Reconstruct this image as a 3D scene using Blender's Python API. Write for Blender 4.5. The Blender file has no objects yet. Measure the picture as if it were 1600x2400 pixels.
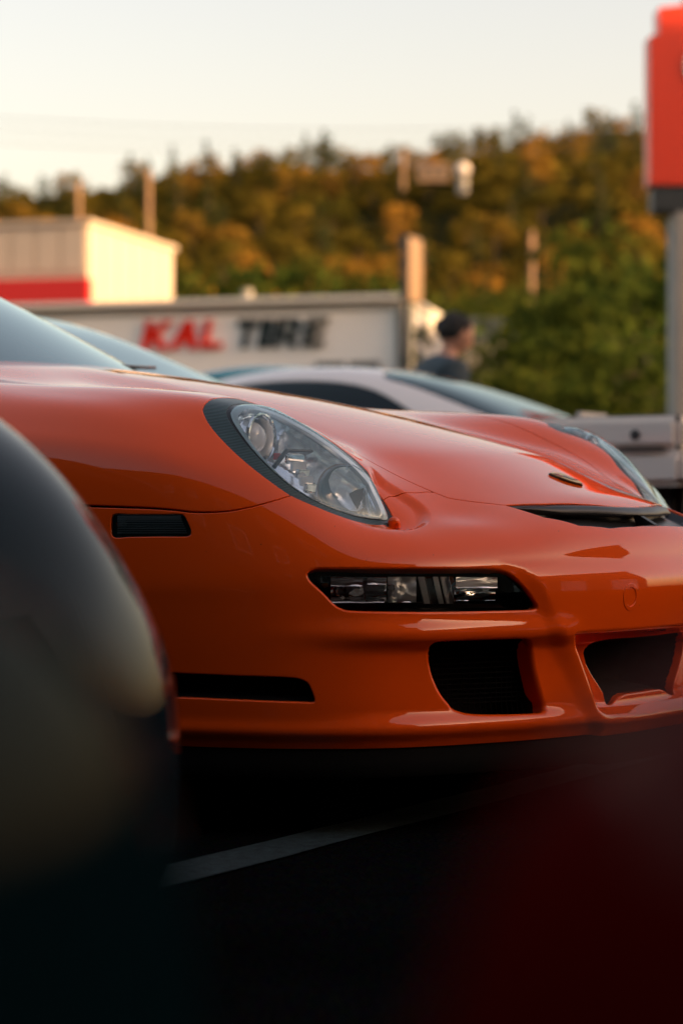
import bpy, bmesh, math, random
import numpy as np
from mathutils import Vector, Matrix

random.seed(7)
rng = np.random.default_rng(7)
SC = bpy.context.scene
COL = SC.collection
R = math.radians

# ------------------------------------------------------------------ camera, sky, sun, exposure
CAMZ, FPX, CX, HY = 0.55, 5667.0, 800.0, 1215.0     # eye height; focal length, centre and horizon in photo pixels
cam_d = bpy.data.cameras.new('camera')
cam = bpy.data.objects.new('camera', cam_d)
COL.objects.link(cam)
cam.location = (0, 0, CAMZ)
cam.rotation_euler = (R(90), 0, 0)
cam_d.sensor_fit = 'HORIZONTAL'
cam_d.sensor_width = 24.0
cam_d.lens = 85.0
cam_d.shift_y = 15.0 / 1600.0
cam_d.clip_start = 0.05
cam_d.clip_end = 6000
cam_d.dof.use_dof = True
cam_d.dof.focus_distance = 4.32
cam_d.dof.aperture_fstop = 3.3
cam_d.dof.aperture_blades = 0
SC.camera = cam

SUN_EL, SUN_AZ = 9.0, 108.5          # degrees; azimuth clockwise from +Y (the view direction)
world = bpy.data.worlds.new('World')
SC.world = world
world.use_nodes = True
wn = world.node_tree
wn.nodes.clear()
sky = wn.nodes.new('ShaderNodeTexSky')
sky.sky_type = 'NISHITA'
sky.sun_disc = False
sky.sun_elevation = R(SUN_EL)
sky.sun_rotation = R(SUN_AZ)
sky.air_density = 1.0
sky.dust_density = 3.0
sky.ozone_density = 1.0
bg = wn.nodes.new('ShaderNodeBackground')
bg.inputs['Strength'].default_value = 0.13
wo = wn.nodes.new('ShaderNodeOutputWorld')
hs0 = wn.nodes.new('ShaderNodeHueSaturation')        # white balance of the whole sky
hs0.inputs['Saturation'].default_value = 0.92
wb = wn.nodes.new('ShaderNodeMix')
wb.data_type = 'RGBA'
wb.blend_type = 'MULTIPLY'
wb.inputs[0].default_value = 1.0
wb.inputs[7].default_value = (1.28, 0.96, 0.82, 1)
wn.links.new(sky.outputs[0], hs0.inputs['Color'])
wn.links.new(hs0.outputs[0], wb.inputs[6])
wn.links.new(wb.outputs[2], bg.inputs[0])
wn.links.new(bg.outputs[0], wo.inputs[0])

sun_d = bpy.data.lights.new('sun', 'SUN')
sun_d.energy = 3.0
sun_d.angle = R(0.5)
sun_d.color = (1.0, 0.60, 0.27)
sun = bpy.data.objects.new('sun', sun_d)
COL.objects.link(sun)
az, el = R(SUN_AZ), R(SUN_EL)
TOSUN = Vector((math.sin(az) * math.cos(el), math.cos(az) * math.cos(el), math.sin(el)))
sun.rotation_euler = TOSUN.to_track_quat('Z', 'Y').to_euler()
sun.location = TOSUN * 50

SC.view_settings.view_transform = 'Standard'
SC.view_settings.look = 'None'
SC.view_settings.exposure = 1.8
SC.view_settings.gamma = 1.0
SC.view_settings.use_curve_mapping = False
SC.render.engine = 'CYCLES'
SC.cycles.use_denoising = True
try:
    SC.cycles.denoiser = 'OPENIMAGEDENOISE'
    SC.cycles.denoising_input_passes = 'RGB_ALBEDO_NORMAL'
    SC.cycles.denoising_prefilter = 'ACCURATE'
except Exception:
    pass
SC.cycles.max_bounces = 8
SC.cycles.transparent_max_bounces = 16
SC.cycles.sample_clamp_indirect = 6.0

def at(px, py, d):
    """The point d metres ahead whose direction from the eye is the photo pixel (px, py)."""
    return Vector(((px - CX) / FPX * d, d, CAMZ + (HY - py) / FPX * d))

# ------------------------------------------------------------------ materials
def mat(name, col, rough=0.5, metal=0.0, coat=0.0, coat_rough=0.02, spec=0.5, noise=None, bump=None, trans=None):
    m = bpy.data.materials.new(name)
    m.use_nodes = True
    nt = m.node_tree
    b = nt.nodes['Principled BSDF']
    b.inputs['Base Color'].default_value = (*col, 1)
    b.inputs['Roughness'].default_value = rough
    b.inputs['Metallic'].default_value = metal
    b.inputs['Coat Weight'].default_value = coat
    b.inputs['Coat Roughness'].default_value = coat_rough
    b.inputs['Specular IOR Level'].default_value = spec
    if coat: b.inputs['Coat IOR'].default_value = 1.46
    if noise:                                    # (scale, amount): grain and slight mottling in the colour
        tc = nt.nodes.new('ShaderNodeTexCoord')
        n = nt.nodes.new('ShaderNodeTexNoise')
        n.inputs['Scale'].default_value = noise[0]
        n.inputs['Detail'].default_value = 6
        mx = nt.nodes.new('ShaderNodeMix')
        mx.data_type = 'RGBA'
        a = noise[1]
        mx.inputs[6].default_value = (*[c * (1 - a) for c in col], 1)
        mx.inputs[7].default_value = (*[min(1, c * (1 + a)) for c in col], 1)
        nt.links.new(tc.outputs['Object'], n.inputs['Vector'])
        nt.links.new(n.outputs['Fac'], mx.inputs[0])
        nt.links.new(mx.outputs[2], b.inputs['Base Color'])
    if bump:                                     # (scale, strength, distance)
        tc = nt.nodes.new('ShaderNodeTexCoord')
        n = nt.nodes.new('ShaderNodeTexNoise')
        n.inputs['Scale'].default_value = bump[0]
        n.inputs['Detail'].default_value = 5
        bp = nt.nodes.new('ShaderNodeBump')
        bp.inputs['Strength'].default_value = bump[1]
        bp.inputs['Distance'].default_value = bump[2]
        nt.links.new(tc.outputs['Object'], n.inputs['Vector'])
        nt.links.new(n.outputs['Fac'], bp.inputs['Height'])
        nt.links.new(bp.outputs[0], b.inputs['Normal'])
    return m

def glass_mat(name, tint=(1, 1, 1), ior=1.5, boost=0.0):
    """A thin clear sheet: Fresnel reflection over plain see-through."""
    m = bpy.data.materials.new(name)
    m.use_nodes = True
    nt = m.node_tree
    nt.nodes.clear()
    out = nt.nodes.new('ShaderNodeOutputMaterial')
    tr = nt.nodes.new('ShaderNodeBsdfTransparent')
    tr.inputs[0].default_value = (*tint, 1)
    gl = nt.nodes.new('ShaderNodeBsdfGlossy')
    gl.inputs['Roughness'].default_value = 0.01
    gl.inputs['Color'].default_value = (0.84, 1.0, 1.0, 1)
    fr = nt.nodes.new('ShaderNodeFresnel')
    fr.inputs[0].default_value = ior
    mx = nt.nodes.new('ShaderNodeMixShader')
    if boost:
        ad = nt.nodes.new('ShaderNodeMath')
        ad.operation = 'ADD'
        ad.use_clamp = True
        ad.inputs[1].default_value = boost
        nt.links.new(fr.outputs[0], ad.inputs[0])
        nt.links.new(ad.outputs[0], mx.inputs[0])
    else:
        nt.links.new(fr.outputs[0], mx.inputs[0])
    nt.links.new(tr.outputs[0], mx.inputs[1])
    nt.links.new(gl.outputs[0], mx.inputs[2])
    nt.links.new(mx.outputs[0], out.inputs[0])
    return m

def paint_mat(name, col, rough=0.38, dust=0.0, coat=1.0, specks=False, ior=1.46):
    """Solid car paint under clear coat, with a little orange peel and settled dust specks."""
    m = mat(name, col, rough=rough, coat=coat, coat_rough=0.015, spec=0.0)
    nt = m.node_tree
    b = nt.nodes['Principled BSDF']
    b.inputs['Coat IOR'].default_value = ior
    tc = nt.nodes.new('ShaderNodeTexCoord')
    n = nt.nodes.new('ShaderNodeTexNoise')
    n.inputs['Scale'].default_value = 260
    n.inputs['Detail'].default_value = 1
    bp = nt.nodes.new('ShaderNodeBump')
    bp.inputs['Strength'].default_value = 0.02
    bp.inputs['Distance'].default_value = 0.001
    nt.links.new(tc.outputs['Object'], n.inputs['Vector'])
    nt.links.new(n.outputs['Fac'], bp.inputs['Height'])
    nt.links.new(bp.outputs[0], b.inputs['Coat Normal'])
    n2 = nt.nodes.new('ShaderNodeTexNoise')
    n2.inputs['Scale'].default_value = 5
    n2.inputs['Detail'].default_value = 7
    mr = nt.nodes.new('ShaderNodeMapRange')
    mr.inputs[1].default_value = 0.35
    mr.inputs[2].default_value = 0.75
    mr.inputs[3].default_value = 0.012
    mr.inputs[4].default_value = 0.05 + dust
    nt.links.new(tc.outputs['Object'], n2.inputs['Vector'])
    nt.links.new(n2.outputs['Fac'], mr.inputs[0])
    nt.links.new(mr.outputs[0], b.inputs['Coat Roughness'])
    if specks:                                   # fly specks and stone chips, a millimetre or two across, and faint uneven dust
        v = nt.nodes.new('ShaderNodeTexVoronoi')
        v.inputs['Scale'].default_value = 22
        lt = nt.nodes.new('ShaderNodeMath')
        lt.operation = 'LESS_THAN'
        lt.inputs[1].default_value = 0.022
        n3 = nt.nodes.new('ShaderNodeTexNoise')
        n3.inputs['Scale'].default_value = 3.1
        n3.inputs['Detail'].default_value = 8
        c1 = nt.nodes.new('ShaderNodeMix')
        c1.data_type = 'RGBA'
        c1.inputs[6].default_value = (*col, 1)
        c1.inputs[7].default_value = (col[0] * .90, col[1] * 1.18 + .004, col[2] + .006, 1)
        c2 = nt.nodes.new('ShaderNodeMix')
        c2.data_type = 'RGBA'
        c2.inputs[7].default_value = (.10, .035, .015, 1)
        nt.links.new(tc.outputs['Object'], v.inputs['Vector'])
        nt.links.new(v.outputs['Distance'], lt.inputs[0])
        nt.links.new(tc.outputs['Object'], n3.inputs['Vector'])
        nt.links.new(n3.outputs['Fac'], c1.inputs[0])
        nt.links.new(lt.outputs[0], c2.inputs[0])
        nt.links.new(c1.outputs[2], c2.inputs[6])
        nt.links.new(c2.outputs[2], b.inputs['Base Color'])
    return m

M = {}
M['orange'] = paint_mat('orange_paint', (0.90, 0.085, 0.002), coat=1.0, specks=True)
M['black_paint'] = paint_mat('black_paint', (0.0015, 0.009, 0.014), coat=1.0, ior=1.14)  # teal of the reflected sky put into the base colour
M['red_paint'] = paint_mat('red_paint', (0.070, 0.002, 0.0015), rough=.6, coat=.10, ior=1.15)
M['white_paint'] = paint_mat('white_paint', (0.80, 0.78, 0.76))
M['cream_paint'] = paint_mat('cream_paint', (0.90, 0.86, 0.79))
M['silver_paint'] = paint_mat('silver_blue_paint', (0.38, 0.44, 0.50))
M['teal_paint'] = paint_mat('teal_paint', (0.0, 0.20, 0.24))
M['black_trim'] = mat('black_trim', (0.012, 0.013, 0.014), rough=0.38, bump=(900, 0.15, 0.001))
M['satin_black'] = mat('satin_black', (0.010, 0.012, 0.013), rough=0.25)
M['void_black'] = mat('matte_black', (0.006, 0.006, 0.006), rough=0.9, spec=0.1)
M['rubber'] = mat('rubber', (0.006, 0.006, 0.006), rough=0.8, spec=0.05, bump=(120, 0.2, 0.002))
M['chrome'] = mat('chrome', (0.86, 0.87, 0.88), rough=0.05, metal=1.0)
M['soft_chrome'] = mat('soft_chrome', (0.86, 0.93, 1.0), rough=0.15, metal=0.8)
M['bright_reflector'] = mat('bright_reflector', (0.90, 0.93, 0.95), rough=0.25, metal=0.45)
M['bowl_reflection'] = mat('bowl_reflection', (0.016, 0.060, 0.075), rough=0.15, coat=1.0)  # dark surroundings mirrored in the bowl, put into its colour
M['silver_rim'] = mat('silver_rim', (0.80, 0.84, 0.86), rough=0.30, metal=0.5)
M['alloy'] = mat('alloy', (0.35, 0.35, 0.36), rough=0.3, metal=0.9)
M['gold'] = mat('gold', (0.70, 0.52, 0.22), rough=0.45, metal=0.3)
M['badge_black'] = mat('badge_black', (0.01, 0.01, 0.01), rough=0.3)
M['badge_red'] = mat('badge_red', (0.35, 0.02, 0.02), rough=0.3)
M['lens'] = glass_mat('clear_lens', (0.97, 0.98, 0.98), 1.5, 0.06)
M['smoked_lens'] = glass_mat('smoked_lens', (0.80, 0.88, 0.90), 1.5)
M['fog_lens'] = glass_mat('fog_lens', (0.95, 0.98, 0.98), 1.5)
M['windscreen'] = glass_mat('windscreen_glass', (0.25, 0.30, 0.32), 1.52, 0.22)
M['dark_glass'] = glass_mat('dark_glass', (0.03, 0.04, 0.045), 1.5)
M['bulb'] = mat('bulb_glass', (0.75, 0.78, 0.80), rough=0.03, spec=0.9)
M['amber'] = mat('amber_bulb', (0.5, 0.16, 0.02), rough=0.15)
M['interior'] = mat('dark_interior', (0.015, 0.016, 0.018), rough=0.8)
M['cream_leather'] = mat('cream_leather', (0.65, 0.62, 0.56), rough=0.6)

def carbon_mat():
    """Black film with fine raised ribs a few millimetres apart."""
    m = mat('ribbed_black_film', (0.010, 0.020, 0.022), rough=0.32)
    nt = m.node_tree
    b = nt.nodes['Principled BSDF']
    tc = nt.nodes.new('ShaderNodeTexCoord')
    mp = nt.nodes.new('ShaderNodeMapping')
    mp.inputs['Rotation'].default_value = (R(10), R(0), 0)
    w = nt.nodes.new('ShaderNodeTexWave')
    w.wave_type = 'BANDS'
    w.bands_direction = 'Z'
    w.inputs['Scale'].default_value = 100.0
    w.inputs['Distortion'].default_value = 0.0
    nt.links.new(tc.outputs['Object'], mp.inputs['Vector'])
    nt.links.new(mp.outputs[0], w.inputs['Vector'])
    rp = nt.nodes.new('ShaderNodeValToRGB')
    rp.color_ramp.elements[0].position = 0.35
    rp.color_ramp.elements[0].color = (0.003, 0.010, 0.012, 1)
    rp.color_ramp.elements[1].position = 0.65
    rp.color_ramp.elements[1].color = (0.030, 0.085, 0.092, 1)
    nt.links.new(w.outputs['Fac'], rp.inputs[0])
    nt.links.new(rp.outputs[0], b.inputs['Base Color'])
    bp = nt.nodes.new('ShaderNodeBump')
    bp.inputs['Strength'].default_value = 0.5
    bp.inputs['Distance'].default_value = 0.0012
    nt.links.new(w.outputs['Fac'], bp.inputs['Height'])
    nt.links.new(bp.outputs[0], b.inputs['Normal'])
    return m
M['carbon'] = carbon_mat()

# ------------------------------------------------------------------ objects
def tag(o, label=None, cat=None, group=None, kind=None):
    if label: o['label'] = label
    if cat: o['category'] = cat
    if group: o['group'] = group
    if kind: o['kind'] = kind
    return o

def thing(name, label, cat, loc=(0, 0, 0), rz=0.0, group=None):
    o = bpy.data.objects.new(name, None)
    o.empty_display_size = 0.3
    COL.objects.link(o)
    o.location = loc
    o.rotation_euler = (0, 0, rz)
    return tag(o, label, cat, group)

def link(name, me, parent=None, m=None):
    o = bpy.data.objects.new(name, me)
    COL.objects.link(o)
    if parent is not None: o.parent = parent
    if m is not None:
        me.materials.clear()
        me.materials.append(m)
    return o

def mesh_np(name, verts, quads=None, polys=None, normals=None, smooth=True):
    faces = [] if quads is None else [tuple(q) for q in np.asarray(quads).tolist()]
    if polys: faces = faces + [tuple(p) for p in polys]
    me = bpy.data.meshes.new(name)
    me.from_pydata([tuple(v) for v in np.asarray(verts).tolist()], [], faces)
    if smooth: me.polygons.foreach_set('use_smooth', [True] * len(me.polygons))
    me.update()
    if normals is not None:
        me.normals_split_custom_set_from_vertices([tuple(n) for n in np.asarray(normals).tolist()])
    return me

class MB:
    """Collects simple solids into one mesh."""
    def __init__(self):
        self.bm = bmesh.new()
    def box(self, c, s, rot=None, bevel=0.0):
        mx = Matrix.Translation(Vector(c)) @ (rot.to_4x4() if rot else Matrix.Identity(4)) @ Matrix.Diagonal((s[0], s[1], s[2], 1))
        r = bmesh.ops.create_cube(self.bm, size=1.0, matrix=mx)
        if bevel:
            es = list({e for v in r['verts'] for e in v.link_edges})
            bmesh.ops.bevel(self.bm, geom=es, offset=bevel, segments=2, affect='EDGES', clamp_overlap=True)
        return self
    def tube(self, a, b, r0, r1=None, seg=12, caps=True):
        a, b = Vector(a), Vector(b)
        d = b - a
        q = d.to_track_quat('Z', 'Y').to_matrix().to_4x4()
        mx = Matrix.Translation((a + b) / 2) @ q
        bmesh.ops.create_cone(self.bm, cap_ends=caps, segments=seg, radius1=r0, radius2=r0 if r1 is None else r1, depth=d.length, matrix=mx)
        return self
    def ball(self, c, r, scale=(1, 1, 1), seg=16, rot=None):
        mx = Matrix.Translation(Vector(c)) @ (rot.to_4x4() if rot else Matrix.Identity(4)) @ Matrix.Diagonal((*scale, 1))
        bmesh.ops.create_uvsphere(self.bm, u_segments=seg, v_segments=max(6, seg // 2), radius=r, matrix=mx)
        return self
    def lathe(self, prof, c=(0, 0, 0), axis=(0, 1, 0), seg=40):
        """prof: (radius, offset along axis) pairs."""
        q = Vector(axis).to_track_quat('Z', 'Y').to_matrix()
        rings = []
        for r, h in prof:
            rings.append([self.bm.verts.new(Vector(c) + q @ Vector((r * math.cos(2 * math.pi * k / seg), r * math.sin(2 * math.pi * k / seg), h))) for k in range(seg)])
        for i in range(len(rings) - 1):
            for k in range(seg):
                self.bm.faces.new((rings[i][k], rings[i][(k + 1) % seg], rings[i + 1][(k + 1) % seg], rings[i + 1][k]))
        return self
    def poly(self, pts):
        self.bm.faces.new([self.bm.verts.new(Vector(p)) for p in pts])
        return self
    def prism(self, pts, d):
        """Closed outline pts extruded by the vector d."""
        a = [self.bm.verts.new(Vector(p)) for p in pts]
        b = [self.bm.verts.new(Vector(p) + Vector(d)) for p in pts]
        n = len(a)
        self.bm.faces.new(a)
        self.bm.faces.new(list(reversed(b)))
        for i in range(n):
            self.bm.faces.new((a[i], b[i], b[(i + 1) % n], a[(i + 1) % n]))
        return self
    def build(self, name, m, parent=None, smooth=False):
        bmesh.ops.recalc_face_normals(self.bm, faces=self.bm.faces[:])
        me = bpy.data.meshes.new(name)
        self.bm.to_mesh(me)
        self.bm.free()
        if smooth:
            me.polygons.foreach_set('use_smooth', [True] * len(me.polygons))
            if hasattr(me, 'set_sharp_from_angle'): me.set_sharp_from_angle(angle=R(40))
        return link(name, me, parent, m)

def copy_tree(o, parent=None):
    c = o.copy()
    COL.objects.link(c)
    if parent is not None:
        c.parent = parent
    for ch in [k for k in bpy.data.objects if k.parent == o]:
        copy_tree(ch, c)
    return c

# ------------------------------------------------------------------ surfaces cut into panels
def smooth01(x):
    x = np.clip(x, 0, 1)
    return x * x * (3 - 2 * x)

def bs_coef(D, axis):
    """Uniform cubic B-spline coefficients that interpolate D along axis (natural ends)."""
    D = np.moveaxis(np.asarray(D, float), axis, 0)
    n = D.shape[0]
    A = np.zeros((n + 2, n + 2))
    A[0, :3] = (1, -2, 1)
    A[-1, -3:] = (1, -2, 1)
    for i in range(n):
        A[i + 1, i:i + 3] = (1 / 6, 4 / 6, 1 / 6)
    rhs = np.zeros((n + 2,) + D.shape[1:])
    rhs[1:-1] = D
    return np.moveaxis(np.linalg.solve(A, rhs.reshape(n + 2, -1)).reshape(rhs.shape), 0, axis)

def bs_pad(D, axis):
    """Control net used as it is, ends extended so the surface reaches the end points."""
    D = np.moveaxis(np.asarray(D, float), axis, 0)
    C = np.concatenate([2 * D[:1] - D[1:2], D, 2 * D[-1:] - D[-2:-1]], 0)
    return np.moveaxis(C, 0, axis)

def bs_eval(C, a, b):
    na, nb = C.shape[0] - 2, C.shape[1] - 2
    ia = np.clip(np.floor(a).astype(int), 0, na - 2)
    ib = np.clip(np.floor(b).astype(int), 0, nb - 2)
    fa, fb = a - ia, b - ib
    def w(t):
        return [(1 - t) ** 3 / 6, (3 * t ** 3 - 6 * t ** 2 + 4) / 6, (-3 * t ** 3 + 3 * t ** 2 + 3 * t + 1) / 6, t ** 3 / 6]
    wa, wb = w(fa), w(fb)
    out = np.zeros((len(a), C.shape[2]))
    for i in range(4):
        for j in range(4):
            out += (wa[i] * wb[j])[:, None] * C[ia + i, ib + j]
    return out

class Cut:
    """A piece of a parametric surface as points (a, b), quads and polygons; clip() splits it along a zero line."""
    def __init__(self, P, Q, L=None):
        self.P, self.Q, self.L = P, np.asarray(Q, int).reshape(-1, 4), L or []
    def clip(self, fn):
        P = self.P
        v = fn(P)
        v = np.where(np.abs(v) < 1e-7, 1e-7, v)
        s = v[self.Q] < 0
        n_in = s.sum(1)
        qi, qo, qx = self.Q[n_in == 4], self.Q[n_in == 0], self.Q[(n_in > 0) & (n_in < 4)]
        li, lo, new, cache = [], [], [], {}
        base = len(P)
        def cross(i, j):
            k = (i, j) if i < j else (j, i)
            if k not in cache:
                t = v[k[0]] / (v[k[0]] - v[k[1]])
                new.append(P[k[0]] + t * (P[k[1]] - P[k[0]]))
                cache[k] = base + len(new) - 1
            return cache[k]
        for f in [q.tolist() for q in qx] + self.L:
            fi, fo = [], []
            for k in range(len(f)):
                i, j = f[k], f[(k + 1) % len(f)]
                (fi if v[i] < 0 else fo).append(i)
                if (v[i] < 0) != (v[j] < 0):
                    c = cross(i, j)
                    fi.append(c)
                    fo.append(c)
            if len(fi) > 2: li.append(fi)
            if len(fo) > 2: lo.append(fo)
        P2 = np.vstack([P, np.array(new)]) if new else P
        return Cut(P2, qi, li), Cut(P2, qo, lo)

def grid_cut(a, b):
    A, B = np.meshgrid(a, b, indexing='ij')
    na, nb = len(a), len(b)
    P = np.stack([A.ravel(), B.ravel()], 1)
    i, j = np.meshgrid(np.arange(na - 1), np.arange(nb - 1), indexing='ij')
    k = (i * nb + j).ravel()
    return Cut(P, np.stack([k, k + nb, k + nb + 1, k + 1], 1))

def poly_sdf(P, V):
    """Signed distance to the closed polygon V (negative inside)."""
    out = np.full(len(P), 1e3)
    lo, hi = V.min(0), V.max(0)
    m = np.linalg.norm(np.maximum(0, np.maximum(lo - P, P - hi)), axis=1)
    near = m < 0.25 * (hi - lo).max() + 0.05
    out[~near] = m[~near]
    p = P[near]
    d = np.full(len(p), 1e9)
    inside = np.zeros(len(p), bool)
    for k in range(len(V)):
        a, b = V[k], V[(k + 1) % len(V)]
        e = b - a
        w = p - a
        t = np.clip((w @ e) / max(e @ e, 1e-12), 0, 1)
        d = np.minimum(d, ((w - t[:, None] * e) ** 2).sum(1))
        c = (a[1] > p[:, 1]) != (b[1] > p[:, 1])
        with np.errstate(divide='ignore', invalid='ignore'):
            x = a[0] + (p[:, 1] - a[1]) / (b[1] - a[1]) * (b[0] - a[0])
        inside ^= c & (p[:, 0] < x)
    out[near] = np.where(inside, -1, 1) * np.sqrt(d)
    return out

def closed_spline(pts, n=6):
    """Round a traced outline: centripetal-like Catmull-Rom through its points."""
    P = np.asarray(pts, float)
    N = len(P)
    out = []
    for i in range(N):
        p0, p1, p2, p3 = P[i - 1], P[i], P[(i + 1) % N], P[(i + 2) % N]
        l = np.linalg.norm(p2 - p1)
        m1 = (p2 - p0) / max(np.linalg.norm(p2 - p0), 1e-9) * l
        m2 = (p3 - p1) / max(np.linalg.norm(p3 - p1), 1e-9) * l
        for k in range(n):
            t = k / n
            h00, h10, h01, h11 = 2 * t**3 - 3 * t**2 + 1, t**3 - 2 * t**2 + t, -2 * t**3 + 3 * t**2, t**3 - t**2
            out.append(h00 * p1 + h10 * m1 * 0.8 + h01 * p2 + h11 * m2 * 0.8)
    return np.array(out)

def panel(name, cut, F, m, parent, rim=0.0015, depth=0.008, rims=(), skip=None, disp=None, mirror=False, both=False, flip=1):
    """Turn a Cut into a mesh on surface F (points (a, b) -> x, y, z), edges rolled inward.
    rims: (fn, radius, depth) - a boundary point where |fn| < 2e-4 takes that roll."""
    used = np.unique(np.concatenate([cut.Q.ravel(), np.array([i for f in cut.L for i in f], int)])) if (len(cut.Q) or cut.L) else np.zeros(0, int)
    mp = np.full(len(cut.P), -1)
    mp[used] = np.arange(len(used))
    P = cut.P[used]
    Q = mp[cut.Q]
    L = [[int(mp[i]) for i in f] for f in cut.L]
    def G(p):
        x = F(p)
        if disp is None: return x
        e = 0.02
        ta = F(p + [e, 0]) - F(p - [e, 0])
        tb = F(p + [0, e]) - F(p - [0, e])
        n = np.cross(ta, tb) * flip
        n /= np.maximum(np.linalg.norm(n, axis=1), 1e-12)[:, None]
        return x + n * disp(p)[:, None]
    X = G(P)
    e = 0.004
    n = np.cross(G(P + [e, 0]) - G(P - [e, 0]), G(P + [0, e]) - G(P - [0, e])) * flip
    ln = np.linalg.norm(n, axis=1)
    n = n / np.maximum(ln, 1e-12)[:, None]
    bad = ln < 1e-10
    if bad.any(): n[bad] = (0, 0, 1)
    if flip < 0:
        Q = Q[:, ::-1]
        L = [f[::-1] for f in L]
    polys = list(L)
    verts, norms = [X], [n]
    if rim > 0 or rims:
        edges = {}
        def add(i, j):
            if (j, i) in edges: del edges[(j, i)]
            else: edges[(i, j)] = 1
        # boundary edges of the quads, found without visiting every inner quad
        if len(Q):
            E = np.concatenate([np.stack([Q[:, k], Q[:, (k + 1) % 4]], 1) for k in range(4)])
            key = np.sort(E, 1)
            h = key[:, 0].astype(np.int64) * (len(P) + 1) + key[:, 1]
            u, idx, cnt = np.unique(h, return_index=True, return_counts=True)
            for i, j in E[idx[cnt == 1]].tolist(): add(i, j)
        for f in L:
            for k in range(len(f)): add(f[k], f[(k + 1) % len(f)])
        B = np.array(list(edges.keys()), int).reshape(-1, 2)
        if skip is not None and len(B):
            B = B[~(skip(P[B[:, 0]]) & skip(P[B[:, 1]]))]
        if len(B):
            out = np.zeros_like(X)
            t = X[B[:, 1]] - X[B[:, 0]]
            o = np.cross(t, n[B[:, 0]])
            np.add.at(out, B[:, 0], o)
            np.add.at(out, B[:, 1], o)
            bv = np.unique(B)
            ob = out[bv] - n[bv] * (out[bv] * n[bv]).sum(1)[:, None]
            ob /= np.maximum(np.linalg.norm(ob, axis=1), 1e-12)[:, None]
            rad = np.full(len(bv), rim)
            dep = np.full(len(bv), depth)
            for fn, rr, dd in rims:
                hit = np.abs(fn(P[bv])) < 4e-4
                rad[hit], dep[hit] = rr, dd
            loc = np.full(len(P), -1)
            loc[bv] = np.arange(len(bv))
            off = len(P)
            prev = bv
            for th in (25, 55, 90):
                c, s = math.cos(R(th)), math.sin(R(th))
                verts.append(X[bv] + ob * (rad * s)[:, None] - n[bv] * (rad * (1 - c))[:, None])
                norms.append(n[bv] * c + ob * s)
                cur = off + np.arange(len(bv))
                polys += [(int(prev[loc[j]]), int(prev[loc[i]]), int(cur[loc[i]]), int(cur[loc[j]])) for i, j in B.tolist()]
                prev = cur
                off += len(bv)
            verts.append(X[bv] + ob * rad[:, None] - n[bv] * (rad + dep)[:, None])
            norms.append(ob)
            cur = off + np.arange(len(bv))
            polys += [(int(prev[loc[j]]), int(prev[loc[i]]), int(cur[loc[i]]), int(cur[loc[j]])) for i, j in B.tolist()]
    V, N = np.vstack(verts), np.vstack(norms)
    fl = np.array([1, -1, 1.0])
    if both:
        k = len(V)
        V = np.vstack([V, V * fl])
        N = np.vstack([N, N * fl])
        Q = np.vstack([Q, Q[:, ::-1] + k])
        polys = polys + [tuple(i + k for i in reversed(f)) for f in polys]
    elif mirror:
        V, N, Q = V * fl, N * fl, Q[:, ::-1]
        polys = [tuple(reversed(f)) for f in polys]
    return link(name, mesh_np(name, V, Q, polys, N), parent, m)
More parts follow.
